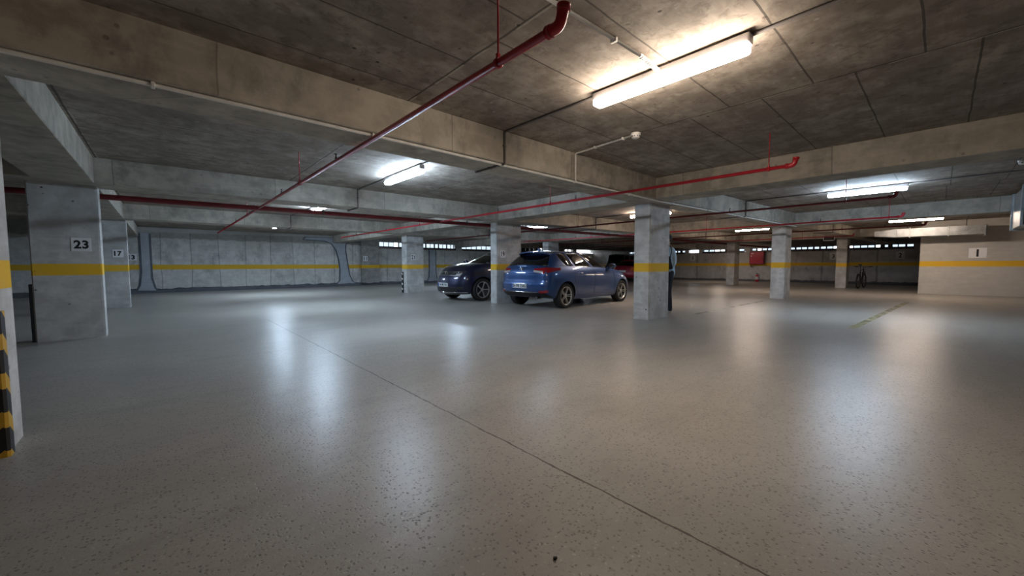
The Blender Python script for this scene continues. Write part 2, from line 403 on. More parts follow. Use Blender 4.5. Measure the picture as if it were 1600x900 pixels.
def beam(pts, w, along, label, zb=ZB):
    """pts: near-edge polyline; w: width away from it"""
    bm = bmesh.new(); rows = []
    for (x, y) in pts:
        q = (x, y+w) if along == 'x' else (x+w, y)
        rows.append([bm.verts.new((x, y, zb)), bm.verts.new((*q, zb)), bm.verts.new((*q, ZS+0.02)), bm.verts.new((x, y, ZS+0.02))])
    for a, b in zip(rows, rows[1:]):
        for i in range(4): bm.faces.new((a[i], a[(i+1) % 4], b[(i+1) % 4], b[i]))
    bm.faces.new(rows[0]); bm.faces.new(rows[-1][::-1])
    bmesh.ops.recalc_face_normals(bm, faces=bm.faces)
    bmesh.ops.bevel(bm, geom=[e for e in bm.edges if all(abs(v.co.z-zb) < 1e-4 for v in e.verts)], offset=0.008, segments=1, affect='EDGES')
    return struct(link('beam', bm, M['beam']), label, 'beam')
ROW1 = [(XL, 3.30), (-0.9, 3.42), (6.9, 3.48), (14.5, 3.00), (22.6, 2.40), (XR+.1, 1.95)]
ROW2 = [(XL, 8.25), (-0.6, 8.15), (1.25, 8.06), (6.7, 7.84), (14.5, 7.40), (22.6, 6.90), (XR+.1, 6.5)]
ROW3 = [(XL, 13.7), (-0.6, 13.65), (6.8, 13.40), (14.5, 13.0), (22.6, 12.5), (XR+.1, 12.1)]
ROW4 = [(14.3, 18.7), (22.6, 18.3), (XR+.1, 18.0)]
beam(ROW1, 0.54, 'x', 'long concrete beam overhead carrying the white conduit')
beam(ROW2, 0.58, 'x', 'concrete beam spanning to the column with number 19')
beam(ROW3, 0.58, 'x', 'concrete beam spanning to the column with number 21')
beam(ROW4, 0.55, 'x', 'short deep concrete beam before the clerestory of the back wall')
beam([(-1.27, YF), (-1.27, YB)], 0.59, 'y', 'concrete beam over the column with number 23', ZB+0.003)
beam([(6.60, YF), (6.60, YB)], 0.56, 'y', 'concrete beam over the column hiding the person', ZB+0.003)
beam([(14.25, YF), (14.25, YB)], 0.56, 'y', 'concrete beam over the column behind the person, past the second cool lamp', ZB+0.003)
beam([(22.3, YF), (22.3, YB)], 0.56, 'y', 'concrete beam over the column beside the bicycle', ZB+0.003)

def column(x0, x1, y0, y1, label, far=False):
    bm = bmesh.new(); box(bm, (x0, y0, -0.02), (x1, y1, ZB+0.03))
    bmesh.ops.bevel(bm, geom=[e for e in bm.edges if abs(e.verts[0].co.z-e.verts[1].co.z) > 1], offset=0.014, segments=2, affect='EDGES')
    return struct(link('column', bm, M['column_far' if far else 'column']), label, 'column')
column(-1.38, -0.70, 3.49, 3.86, 'concrete column cut by the photo edge, with a striped guard')
column(-1.37, -0.685, 8.49, 8.80, 'concrete column with the number 23 sign')
column(-1.37, -0.665, 14.10, 14.45, 'concrete column with the number 17 sign')
column(6.95, 7.74, 3.76, 4.10, 'concrete column hiding the person, paint band round it')
column(6.91, 7.84, 8.30, 8.58, 'concrete column with number 19 between the two blue cars')
column(7.07, 7.80, 13.95, 14.40, 'concrete column with the number 21 sign')
column(14.42, 15.10, 3.28, 3.66, 'concrete column in front of the red hose cabinet, guard on its edge', True)
column(14.40, 15.20, 7.85, 8.20, 'concrete column hidden behind the person', True)
column(14.50, 15.30, 13.35, 13.75, 'concrete column rising behind the roof of the blue hatchback', True)
column(22.63, 23.40, 7.42, 7.80, 'slim far column beside the red hose cabinet', True)
column(23.05, 23.80, 2.90, 3.28, 'far column beside the bicycle', True)
column(22.7, 23.4, 12.8, 13.2, 'far column behind the red parked car', True)

# back wall with its clerestory slots, numbered pier and mortar patches
WX0 = 9.1
bm = bmesh.new()
box(bm, (XL, YB, -0.05), (WX0, YB+0.3, ZS+0.1)); box(bm, (WX0, YB, -0.05), (XR+0.3, YB+0.3, 2.13)); box(bm, (WX0, YB, 2.42), (XR+0.3, YB+0.3, ZS+0.1))
for x in (14.2, 21.5, 26.2): box(bm, (x, YB-0.001, 2.1), (x+0.5, YB+0.3, 2.45))
wall_back = struct(link('wall_back', bm, M['wall_back']), 'stained pale concrete back wall with yellow band', 'wall')
bm = bmesh.new(); box(bm, (8.02, YB-0.22, -0.02), (8.98, YB+0.02, ZS)); pier = link('pier', bm, M['wall_plain'], wall_back)
bm = bmesh.new(); prism(bm, [(-0.7, 2.42), (8.02, 2.555), (8.02, ZS+.01), (-0.7, ZS+.01)], YB-.03, YB+.02, 'y'); link('lintel', bm, M['mortar_light'], wall_back)
def mortar(poly, y, parent=wall_back):
    cx = sum(p[0] for p in poly)/len(poly)
    bm = bmesh.new(); prism(bm, poly, y-0.035, y+0.02, 'y'); t = link('mortar_patch', bm, M['mortar'], parent)
    xm = sum(p[0] for p in poly if 0.2 < p[1] < 2.0)/sum(1 for p in poly if 0.2 < p[1] < 2.0)
    e = [(px+(0.07 if px > xm else -0.07), pz+(0.04 if pz > 2.45 else -0.04 if pz > 2.25 else 0)) for px, pz in poly]
    bm = bmesh.new(); prism(bm, e, y-0.015, y+0.02, 'y'); link('mortar_edge', bm, M['mortar_edge'], t)
mortar([(5.25, 2.38), (5.35, 2.49), (6.6, 2.51), (7.95, 2.52), (7.98, 2.38), (7.38, 2.34), (7.22, 2.2), (7.2, 1.9), (7.28, 1.3), (7.38, .6), (7.52, .25), (7.85, 0), (6.70, 0), (6.93, .3), (6.96, .9), (6.90, 1.4), (6.78, 1.9), (6.58, 2.2), (6.25, 2.35)], YB)
mortar([(12.28, 2.1), (12.68, 2.1), (12.68, .7), (12.75, .25), (12.95, 0), (12.05, 0), (12.24, .3), (12.28, .9)], YB)
mortar([(-.62, 2.4), (-.38, 2.4), (-.38, .6), (-.30, .2), (-.18, 0), (-.82, 0), (-.68, .3), (-.62, .8)], YB)
# ragged cove of mortar along the foot of the back wall
bm = bmesh.new(); xs = [XL + i*0.45 for i in range(int((XR-XL)/0.45)+1)]; rows = []
for x in xs:
    d, h = 0.22+random.random()*0.14, 0.10+random.random()*0.08
    rows.append([bm.verts.new(p) for p in ((x, YB+0.01, h), (x, YB-0.04, h*0.8), (x, YB-d, 0.012), (x, YB-d-0.04, -0.005))])
for a, b in zip(rows, rows[1:]):
    for i in range(3): bm.faces.new((a[i], a[i+1], b[i+1], b[i])).smooth = True
bmesh.ops.recalc_face_normals(bm, faces=bm.faces)
link('mortar_cove', bm, M['mortar_edge'], wall_back)

# far wall with clerestory
bm = bmesh.new()
box(bm, (XR, YF, -0.05), (XR+0.3, YB+0.3, 1.96)); box(bm, (XR, YF, 2.16), (XR+0.3, YB+0.3, ZS+0.1))
for y in (8.55, 11.6, 12.6, 14.4): box(bm, (XR-0.001, y, 1.94), (XR+0.3, y+0.28, 2.18))
box(bm, (XR-0.001, YF, 1.94), (XR+0.3, 1.0, 2.18)); box(bm, (XR-0.001, 17.6, 1.94), (XR+0.3, YB, 2.18))
box(bm, (XR-0.001, 14.7, 1.94), (XR+0.3, 16.2, 2.18))
wall_far = struct(link('wall_far', bm, M['wall_far']), 'dim grey concrete end wall with an orange-yellow band', 'wall')
bm = bmesh.new(); box(bm, (XR-0.3, YF, 0), (XR+0.02, YB, 0.10), 0.03); struct(link('baseboard_far', bm, M['mortar_edge']), 'dark mortar cove along the foot of the end wall', 'cove')
# window frames, panes
def window(n, a, b, z0, z1, axis, step, label):
    bm = bmesh.new(); L = b-a; k = int(L/step)
    def B(u0, u1, za, zb_, d0, d1):
        if axis == 'x': box(bm, (u0, YB+d0, za), (u1, YB+d1, zb_))
        else: box(bm, (XR+d0, u0, za), (XR+d1, u1, zb_))
    B(a, b, z0-0.11, z0+0.015, -0.06, 0.2); B(a, b, z1-0.015, z1+0.02, 0.05, 0.2)
    rnd = random.Random(n)
    for i in range(k+1):
        u = a+L*i/k; wd = rnd.choice((0.008, 0.010, 0.014, 0.03) if n <= 2 else (0.02, 0.03, 0.04, 0.09)); B(u-wd, u+wd, z0, z1, 0.08, 0.16)
    o = struct(link('window_%d' % n, bm, M['steel']), label, 'window')
    bm = bmesh.new()
    for i in range(k):
        if rnd.random() < (0.08 if n <= 2 else 0.3): continue                      # an open bay
        u0, u1 = a+L*i/k, a+L*(i+1)/k
        if axis == 'x': box(bm, (u0+.02, YB+.11, z0), (u1-.02, YB+.12, z1))
        else: box(bm, (XR+.11, u0+.02, z0), (XR+.12, u1-.02, z1))
    link('pane', bm, M['pane'], o)
window(1, WX0, 14.2, 2.15, 2.42, 'x', 0.30, 'clerestory strip of frosted panes beside the number 11 pier')
window(2, 14.7, 21.5, 2.15, 2.42, 'x', 0.42, 'clerestory strip behind the navy car')
window(3, 22.0, 26.2, 2.15, 2.42, 'x', 0.5, 'clerestory strip behind the blue hatchback')
window(4, 1.0, 8.5, 2.00, 2.15, 'y', 0.3, 'narrow bright clerestory slot above the bicycle')
window(5, 8.9, 11.6, 2.00, 2.15, 'y', 0.35, 'narrow bright clerestory slot above the hose cabinet')
window(6, 12.9, 14.4, 2.00, 2.15, 'y', 0.3, 'narrow bright clerestory slot beside the person')
window(7, 16.2, 17.6, 2.00, 2.15, 'y', 0.3, 'narrow clerestory slot above the red car')
# remaining shell
bm = bmesh.new(); box(bm, (XL-0.3, YF, -0.05), (XL, YB+0.3, ZS+0.1)); struct(link('wall_left', bm, M['wall_plain']), 'dark concrete wall of the left bay behind the columns', 'wall')
bm = bmesh.new(); box(bm, (XL-0.3, YF-0.3, -0.05), (XR+0.3, YF, ZS+0.1)); struct(link('wall_rear', bm, M['wall_plain']), 'concrete wall behind the viewpoint', 'wall')
bm = bmesh.new(); box(bm, (20.75, YF, -0.02), (22.25, 0.56, ZS+0.02)); struct(link('wall_right', bm, M['wall_core']), 'pale plastered core wall with yellow band and number 1 sign', 'wall')

# faded parking lines
def faded(name, col):
    k = NT(name); P = k.pos(); n = k.noise(P, 3.5, 5, 0.65); n2 = k.noise(P, 40, 3)
    out = [q for q in k.n if q.type == 'OUTPUT_MATERIAL'][0]
    k.b.inputs['Base Color'].default_value = (*col, 1); k.b.inputs['Roughness'].default_value = 0.3; k.b.inputs['Specular IOR Level'].default_value = 0.2
    tr = k.node('ShaderNodeBsdfTransparent'); mx = k.node('ShaderNodeMixShader')
    k.l.new(k.math('MULTIPLY', k.ramp(k.math('ADD', k.math('MULTIPLY', n, 0.7), k.math('MULTIPLY', n2, 0.3)), [(0.38, 0.15), (0.62, 1)]), 0.8), mx.inputs[0])
    k.l.new(tr.outputs[0], mx.inputs[1]); k.l.new(k.b.outputs[0], mx.inputs[2]); k.l.new(mx.outputs[0], out.inputs[0])
    return k.m
M['line'] = faded('worn_yellow_line', (0.62, 0.55, 0.30))
M['line_pale'] = faded('worn_pale_line', (0.78, 0.75, 0.66))
def floor_line(a, b, w, mat, label):
    a, b = Vector((*a, 0)), Vector((*b, 0)); s = (b-a).cross(Vector((0, 0, 1))).normalized()*w/2
    bm = bmesh.new(); v = [bm.verts.new(p) for p in (a-s, a+s, b+s, b-s)]
    r = bmesh.ops.extrude_face_region(bm, geom=[bm.faces.new(v)])
    for q in r['geom']:
        if isinstance(q, bmesh.types.BMVert): q.co.z = 0.0015
    bmesh.ops.recalc_face_normals(bm, faces=bm.faces)
    struct(link('floor_marking', bm, mat), label, 'floor marking')
floor_line((8.6, 0.97), (15.6, 0.62), 0.11, M['line'], 'worn yellow parking line pointing at the core wall')
floor_line((8.6, 3.56), (13.6, 3.5), 0.10, M['line_pale'], 'very faint parking line beyond the column hiding the person')

# ------------------------------------------------------------------ lamps
def lamp(x, y0, y1, mat, label):
    cy = (y0+y1)/2; L = (y1-y0)/2
    r = empty('ceiling_lamp', (x, cy, ZS)); tag(r, label, 'ceiling light', 'batten lamps on the slab')
    bm = bmesh.new(); box(bm, (-.042, -L-.012, -.084), (.042, L+.012, -.016), .010); link('housing', bm, M['lamp_body'], r)
    bm = bmesh.new(); box(bm, (-.055, -L, -.136), (.055, L, -.076), .024, 4)
    link('diffuser', bm, mat, r, True)
    for s in (-1, 1):
        bm = bmesh.new(); box(bm, (-.012, s*L*.6-.03, -.024), (.012, s*L*.6+.03, 0.001), .003); link('mounting_clip', bm, M['steel'], r)
lamp(2.96, .92, 2.15, M['lamp_near'], 'bright warm batten lamp nearest the viewer, white conduit running into it')
lamp(2.99, 5.36, 6.60, M['lamp_cool'], 'cool white batten lamp between the two long beams, beyond the nearest lamp')
lamp(3.02, 10.1, 11.3, M['lamp_back'], 'cool white batten lamp half hidden above the thick dark red pipe')
lamp(3.2, 15.85, 17.08, M['lamp_back'], 'cool lamp before the stained wall, hidden behind beams and seen only as a floor reflection')
lamp(10.53, .50, 1.68, M['lamp_cool'], 'cool white batten lamp past the beam, its glow on the slab above')
lamp(10.52, 5.1, 6.33, M['lamp_warm'], 'warm lamp mostly hidden behind the column beside the person')
lamp(10.65, 9.65, 10.88, M['lamp_cool'], 'small distant cool lamp above the roof of the blue hatchback')
lamp(10.7, 15.2, 16.4, M['lamp_cool'], 'distant cool lamp near the clerestory, hidden behind beams')
lamp(18.15, 4.72, 5.94, M['lamp_warm'], 'warm batten lamp just beside the top of the column with the edge guard')
lamp(25.9, 8.5, 9.72, M['lamp_far_fill'], 'added warm fill lamp brightening the far end, hidden behind the beam that crosses above the slim far column')  # unseen lamp, added to lighten the dim end wall and floor
lamp(18.27, .03, 1.26, M['lamp_warm'], 'warm batten lamp over the ventilation duct by the core wall')

# ------------------------------------------------------------------ sprinkler pipes
def sprinkler(x, y0, y1, mat, label, rods, heads, r=.021, z=2.2, elbow=True):
    o = empty('sprinkler_pipe', (x, y0, z)); tag(o, label, 'pipe', 'thin red sprinkler pipes')
    bm = bmesh.new(); L = y1-y0
    tube(bm, [(0, 0, 0), (0, L, 0)], r, 16); link('pipe_run', bm, mat, o)
    if elbow:
        bm = bmesh.new(); tube(bm, bend([(0, .05, 0), (0, -.025, 0), (0, -.045, .07)], .03), r*1.3, 16)
        tube(bm, [(0, -.045, .06), (0, -.047, .085)], r*1.55, 16); tube(bm, [(0, .03, 0), (0, .055, 0)], r*1.5, 16)
        link('elbow', bm, mat, o)
    for y in rods:
        bm = bmesh.new(); tube(bm, [(0, y-y0, r+.02), (0, y-y0, ZS-z)], .0055, 8); link('hanger_rod', bm, mat, o)
        bm = bmesh.new(); lathe(bm, [(r+.001, -.012), (r+.007, -.012), (r+.007, .012), (r+.001, .012)], Matrix.Translation((0, y-y0, 0)) @ Matrix.Rotation(PI/2, 4, 'X'), 16, close=True)
        box(bm, (-.012, y-y0-.008, r+.002), (.012, y-y0+.008, r+.03), .003); link('hanger_clamp', bm, mat, o)
    for y in heads:
        bm = bmesh.new(); p = Matrix.Translation((0, y-y0, 0))
        lathe(bm, [(.012, r-.004), (.012, r+.02), (.006, r+.024), (.006, r+.05), (.017, r+.052), (.017, r+.058), (0, r+.06)], p, 12)
        link('sprinkler_head', bm, M['steel'], o)
sprinkler(1.44, 1.28, 16.6, M['red_pipe'], 'nearest red sprinkler pipe, crossing below the long beam, elbow at its end', [1.71, 5.94, 10.4], [4.44, 7.03, 9.6, 12.2, 14.8])
sprinkler(5.37, 1.2, 16.2, M['red_pipe'], 'bright red sprinkler pipe in front of the column hiding the person, elbow at its end', [1.42, 4.9, 9.8], [4.3, 6.4, 9.3, 12.0, 14.6])
sprinkler(9.10, .6, 16.0, M['red_dark'], 'dark red sprinkler pipe passing behind the column that hides the person', [1.2, 7.2, 11], [3.1, 5.0, 9.2, 12])
sprinkler(12.98, .7, 16.0, M['red_pipe'], 'red sprinkler pipe ending under the cool lamp, before the column with the edge guard', [.9, 5.1, 9.6], [2.2, 6.4, 10.4])
sprinkler(16.25, .4, 15.6, M['red_dark'], 'dark sprinkler pipe just beyond the column with the edge guard', [2.2, 5.3, 9.4], [1.2, 4.4, 8.4])
sprinkler(20.1, 2.4, 15.4, M['red_dark'], 'farthest sprinkler pipe, before the far column by the hose cabinet', [4, 10], [3.2, 6.4])
o = empty('main_pipe', (0, 0, 2.2)); tag(o, 'thick dark red main pipe crossing all the thin sprinkler pipes', 'pipe')
bm = bmesh.new(); tube(bm, [(XL+.02, 9.75, 0), (-.67, 9.2, 0), (1.4, 9.02, 0), (6.85, 8.67, 0), (14.4, 8.27, 0), (22.6, 7.88, 0), (28.97, 7.5, 0)], .046, 20); link('pipe_run', bm, M['red_dark'], o)
for x, y in ((-4, 9.46), (2.6, 8.943), (6.2, 8.71), (9.8, 8.514), (12.4, 8.376)):
    bm = bmesh.new(); tube(bm, [(x, y, .05), (x, y, ZS-2.2)], .006, 8); link('hanger_rod', bm, M['steel'], o)
    bm = bmesh.new(); tube(bm, [(x-.015, y, 0), (x+.015, y, 0)], .052, 16); box(bm, (x-.014, y-.01, .045), (x+.014, y+.01, .085), .003); link('hanger_clamp', bm, M['steel'], o)

# ------------------------------------------------------------------ conduits
def rowy(row, x):
    for (a, ya), (b, yb) in zip(row, row[1:]):
        if a <= x <= b: return ya+(yb-ya)*(x-a)/(b-a)
def lamp_conduit(x, y0, label, rows=((ROW1, .54), (ROW2, .58), (ROW3, .58)), y1=17.5, mat='conduit_grey'):
    p = [(x, y0, 2.606)]
    for row, w in rows:
        y = rowy(row, x); p += [(x, y-.014, 2.606), (x, y-.014, 2.243), (x, y+w+.014, 2.243), (x, y+w+.014, 2.606)]
    p.append((x, y1, 2.606))
    o = empty('lamp_conduit', (0, 0, 0)); tag(o, label, 'conduit', 'dark conduits feeding the lamps')
    bm = bmesh.new(); tube(bm, bend(p, .025, 3), .0125, 10); link('conduit_run', bm, M[mat], o)
    for row, w in rows:
        y = rowy(row, x)
        for q in ((x, y-.008, 2.45), (x, y+w/2, 2.249), (x, y+w-.04, 2.249)):
            bm = bmesh.new(); box(bm, (q[0]-.022, q[1]-.009, q[2]-.015), (q[0]+.022, q[1]+.009, q[2]+.008), .003); link('saddle_clip', bm, M[mat], o)
lamp_conduit(2.99, -3.5, 'dark conduit feeding the row of lamps nearest the viewer, stepping over the beams')
lamp_conduit(10.55, -3.5, 'dark conduit feeding the middle row of lamps beyond the cross beam')
lamp_conduit(18.2, -3.5, 'dark conduit feeding the far row of warm lamps')
# white conduit below the front beam
o = empty('white_conduit', (0, 0, 0)); tag(o, 'long white conduit clipped under the front edge of the long overhead beam', 'conduit')
bm = bmesh.new(); tube(bm, [(x, y+.045, 2.2425) for x, y in ROW1[:4]], .014, 10); link('conduit_run', bm, M['conduit_white'], o)
for x in [-2.9 + 1.45*i for i in range(12)]:
    if abs(x-2.99) < .1: continue
    y = rowy(ROW1, x); bm = bmesh.new(); box(bm, (x-.011, y+.018, 2.224), (x+.011, y+.072, 2.2575), .004); link('saddle_clip', bm, M['conduit_white'], o)
# spur to the nearest lamp
o = empty('white_conduit', (0, 0, 0)); tag(o, 'white conduit on the slab running into the nearest lamp', 'conduit')
bm = bmesh.new(); tube(bm, [(-4.0, 1.72, 2.607), (1.73, 1.585, 2.607), (2.70, 1.545, 2.607)], .0125, 10); link('conduit_run', bm, M['conduit_white'], o)
bm = bmesh.new(); tube(bm, [(2.66, 1.547, 2.607), (2.74, 1.544, 2.604), (2.83, 1.54, 2.592), (2.915, 1.536, 2.578)], .015, 10)
for i in range(9): tube(bm, [(2.68+.024*i, 1.546-.001*i, 2.6015-.0035*max(0, i-2)), (2.688+.024*i, 1.546-.001*i, 2.6015-.0035*max(0, i-1.7))], .0175, 10)
link('flexible_end', bm, M['white_plastic'], o)
for x in (-.8, .4, 1.5, 2.35):
    y = 1.585-(x-1.73)*.035; bm = bmesh.new(); box(bm, (x-.011, y-.024, 2.588), (x+.011, y+.024, 2.6195), .004); link('saddle_clip', bm, M['conduit_white'], o)
# smoke detectors
def detector(x, y, label, conduit=None):
    o = empty('smoke_detector', (x, y, ZS)); tag(o, label, 'smoke detector', 'white smoke detectors')
    bm = bmesh.new(); lathe(bm, [(0, 0.001), (.056, 0.001), (.056, -.022), (.052, -.026), (0, -.026)], Matrix(), 28); link('base_plate', bm, M['white_plastic'], o)
    bm = bmesh.new(); lathe(bm, [(.047, -.024), (.05, -.036), (.046, -.05), (.032, -.06), (0, -.062)], Matrix(), 28); link('sensor_head', bm, M['white_plastic'], o)
    bm = bmesh.new()
    for i in range(10):
        a = 2*PI*i/10; box(bm, (-.006, -.0515, -.044), (.006, -.046, -.034), 0, mtx=Matrix.Rotation(a, 4, 'Z'))
    link('vent_slots', bm, M['black_plastic'], o)
detector(4.20, 2.48, 'white smoke detector at the end of a conduit near the nearest lamp')
detector(9.6, -.75, 'white smoke detector on the dark slab near the ventilation duct')
o = empty('white_conduit', (0, 0, 0)); tag(o, 'white conduit from the smoke detector down the face of the front beam', 'conduit')
y = rowy(ROW1, 4.29); bm = bmesh.new(); tube(bm, bend([(4.205, 2.53, 2.607), (4.29, y-.014, 2.607), (4.29, y-.014, 2.245)], .02, 3), .0115, 10); link('conduit_run', bm, M['conduit_white'], o)
for yy in (2.66, 3.1):
    x = 4.205+(yy-2.53)*.09; bm = bmesh.new(); box(bm, (x-.022, yy-.01, 2.59), (x+.022, yy+.01, 2.621), .004); link('saddle_clip', bm, M['conduit_white'], o)

# ------------------------------------------------------------------ number signs
def number_sign(txt, loc, w, h, face, label, th=.115, sx=1.0, bold=.006, grp=True):
    """face: '-y' sign looks towards -Y, '-x' towards -X"""
    rz = 0 if face == '-y' else -PI/2
    o = empty('number_sign', loc, rz); tag(o, label, 'sign', 'parking space number signs')
    bm = bmesh.new(); box(bm, (-w/2, -.006, -h/2), (w/2, .0, h/2), .0015, 1); link('sign_plate', bm, M['sign_white'], o)
    bm = text_bm(txt, th, .0012, sx, bold)
    for v in bm.verts: v.co.y -= .0068
    link('numerals', bm, M['sign_black'], o)
number_sign('23', (-.88, 8.488, 1.39), .20, .195, '-y', 'white sign reading 23 on a grey column', .115, .92, .006)
number_sign('17', (-.84, 14.098, 1.395), .20, .195, '-y', 'white sign reading 17 on a grey column', .12, .9, .006)
number_sign('13', (-.90, YB-.022, 1.42), .30, .26, '-y', 'white sign reading 13, partly hidden behind the column numbered 17', .16, 1.0, .010)
number_sign('11', (8.21, YB-.222, 1.45), .24, .28, '-y', 'white sign reading 11 on the stained pier', .2, .8, .006)
number_sign('21', (7.33, 13.948, 1.40), .185, .21, '-y', 'white sign reading 21 on a column', .15, .78, .005)
number_sign('19', (7.13, 8.298, 1.39), .165, .195, '-y', 'white sign reading 19 on the column between the blue cars', .14, .76, .005)
number_sign('1', (20.748, -.80, 1.46), .40, .34, '-x', 'white sign reading 1 on the pale core wall', .24, .9, .012)
number_sign('5', (28.998, 12.3, 1.58), .34, .40, '-x', 'small faint sign on the end wall to the right of the person', .24, .8, .008)
number_sign('3', (28.998, 4.25, 1.56), .34, .40, '-x', 'small faint sign on the end wall peeping past the column beside the bicycle', .24, .8, .008)
number_sign('2', (28.998, 1.5, 1.56), .34, .40, '-x', 'small faint sign in the darkest corner between bicycle and core wall', .24, .8, .008)

# ------------------------------------------------------------------ corner guards
def corner_guard(x, y, sx, label, h=.82, w=.10, t=.022, wf=None):
    """sx=+1: the column lies to -X of this corner; the second leg runs along +Y"""
    poly = [(0, 0), (0, w), (sx*t, w-.01), (sx*t, -t*.4), (sx*t*.4, -t), (-sx*((wf or w)-.01), -t), (-sx*(wf or w), 0)]
    bm = bmesh.new(); prism(bm, poly, 0, h, 'z')
    o = link('corner_guard', bm, M['hazard'], None, loc=(x, y, 0)); tag(o, label, 'corner guard', 'black and yellow column guards')
corner_guard(-.70, 3.49, 1, 'black and yellow chevron guard on the column cut by the photo edge', .82, .075, .02)
def edge_guard(x, y0, sx, label, h=.82):
    o = empty('edge_guard', (x, y0, 0)); tag(o, label, 'corner guard', 'black and yellow column guards')
    bm = bmesh.new(); box(bm, (0, 0, 0), (sx*.035, .11, h), .006); link('rubber_pad', bm, M['rubber'], o)
    for z in (.10, .30, .50, .70):
        bm = bmesh.new(); prism(bm, [(.005, z), (.105, z+.04), (.105, z+.10), (.005, z+.06)], sx*.034, sx*.037, 'x'); link('reflective_stripe', bm, M['sign_white'], o)
edge_guard(-1.37, 8.50, -1, 'dark rubber guard on the edge of the column numbered 23')
edge_guard(7.07, 14.26, -1, 'thin black striped guard on the column numbered 21')
edge_guard(15.10, 3.30, 1, 'thin black guard on the column standing before the red hose cabinet')

# ------------------------------------------------------------------ ducts
def duct(a, b, axis, label, flanges, name='ventilation_duct'):
    o = empty(name, ((a[0]+b[0])/2, (a[1]+b[1])/2, a[2])); tag(o, label, 'duct', 'galvanised air ducts')
    off = Vector(o.location)
    bm = bmesh.new(); box(bm, Vector(a)-off, Vector(b)-off, .006, 1); link('duct_body', bm, M['galv'], o)
    k = 'xyz'.index(axis)
    for f in flanges:
        p, q = Vector(a)-off, Vector(b)-off; p[k], q[k] = f-off[k]-.02, f-off[k]+.02
        for i in range(3):
            if i != k: p[i] -= .03; q[i] += .03
        bm = bmesh.new(); box(bm, p, q, .005, 1); link('flange', bm, M['galv'], o)
    return off, o
off, dct = duct((19.9, -.95, 2.06), (20.5, 1.15, 2.36), 'y', 'long flat galvanised duct along the top of the core wall', [.82, -.10, -.90])
bm = bmesh.new(); prism(bm, [(1.15-off.y, .0), (1.75-off.y, .06), (1.75-off.y, .24), (1.15-off.y, .30)], 19.93-off.x, 20.47-off.x, 'x'); link('duct_reducer', bm, M['galv'], dct)
for y in (.9, -.5):
    for x in (20.0, 20.4):
        bm = bmesh.new(); tube(bm, [(x-off.x, y-off.y, .29), (x-off.x, y-off.y, ZS-off.z)], .006, 8); link('hanger_rod', bm, M['steel'], dct)
off, dct = duct((11.7, -2.6, 1.80), (13.3, -.95, 2.50), 'x', 'large galvanised fan duct at the right edge under the slab', [11.72, 13.25])
bm = bmesh.new()
for z in (.15, .28, .41, .54): tube(bm, [(11.70-off.x, -2.55-off.y, z), (11.70-off.x, -1.0-off.y, z)], .018, 8)
link('stiffener_ribs', bm, M['galv'], dct)
for x in (11.9, 13.1):
    for y in (-2.5, -1.06):
        bm = bmesh.new(); tube(bm, [(x-off.x, y-off.y, .67), (x-off.x, y-off.y, ZS-off.z)], .006, 8); link('hanger_rod', bm, M['steel'], dct)

# ------------------------------------------------------------------ hose cabinet, extinguisher, hanging sign
o = empty('fire_hose_cabinet', (28.98, 8.1, 1.10)); tag(o, 'red fire hose cabinet on the end wall', 'hose cabinet')
bm = bmesh.new(); box(bm, (-.24, -.42, 0), (0.0175, .42, .85), .01); link('cabinet_body', bm, M['red_dark'], o)
bm = bmesh.new(); box(bm, (-.265, -.385, .035), (-.235, .385, .815), .008); dr = link('door', bm, M['hose_red'], o)
bm = bmesh.new(); box(bm, (-.285, -.33, .36), (-.262, -.29, .48), .006); link('handle', bm, M['steel'], dr)
for y, z, w in ((.25, .68, .14), (.30, .52, .06)):
    bm = bmesh.new(); box(bm, (-.268, y-w/2, z), (-.264, y+w/2, z+.05)); link('sticker', bm, M['sign_white'], dr)
bm = bmesh.new(); tube(bm, bend([(-.10, .37, .02), (-.10, .37, -.16), (-.10, .22, -.16)], .04), .022, 12); link('supply_pipe', bm, M['red_dark'], o)
o = empty('fire_extinguisher', (27.9, 7.80, 0)); tag(o, 'red fire extinguisher standing on the floor below the hose cabinet', 'fire extinguisher')
bm = bmesh.new(); lathe(bm, [(0, .001), (.085, .001), (.092, .02), (.092, .36), (.08, .41), (.045, .445), (.03, .46), (.03, .48), (0, .48)], Matrix(), 24); link('cylinder', bm, M['hose_red'], o)
bm = bmesh.new()
prism(bm, [(.094*math.cos(a), .094*math.sin(a)) for a in [PI*.6+PI*.8*i/14 for i in range(15)]] + [(.088*math.cos(a), .088*math.sin(a)) for a in [PI*1.4-PI*.8*i/14 for i in range(15)]], .15, .33, 'z'); link('instruction_label', bm, M['plate_white'], o)
bm = bmesh.new(); box(bm, (-.03, -.02, .48), (.03, .02, .525), .006); box(bm, (-.12, -.012, .525), (.03, .012, .54), .004); box(bm, (-.11, -.012, .555), (.03, .012, .57), .004); link('valve', bm, M['steel'], o)
bm = bmesh.new(); tube(bm, bend([(.02, -.02, .50), (.02, -.13, .48), (0, -.135, .15), (0, -.12, .06)], .06), .011, 10); link('hose', bm, M['black_plastic'], o)
o = empty('hanging_sign', (21.9, 3.39, 2.14)); tag(o, 'white framed direction sign hanging below the far beam', 'sign')
bm = bmesh.new(); box(bm, (-.012, -.19, 0), (.012, .19, .15), .003); link('sign_panel', bm, M['lens_dark'], o)
bm = bmesh.new()
for a, b in (((-.018, -.2, -.012), (.018, .2, .006)), ((-.018, -.2, .146), (.018, .2, .164)), ((-.018, -.2, -.012), (.018, -.182, .164)), ((-.018, .182, -.012), (.018, .2, .164))): box(bm, a, b)
link('sign_frame', bm, M['sign_white'], o)
for y in (-.15, .15):
    bm = bmesh.new(); tube(bm, [(0, y, .16), (0, y, ZS-2.14)], .005, 8); link('hanger_rod', bm, M['steel'], o)

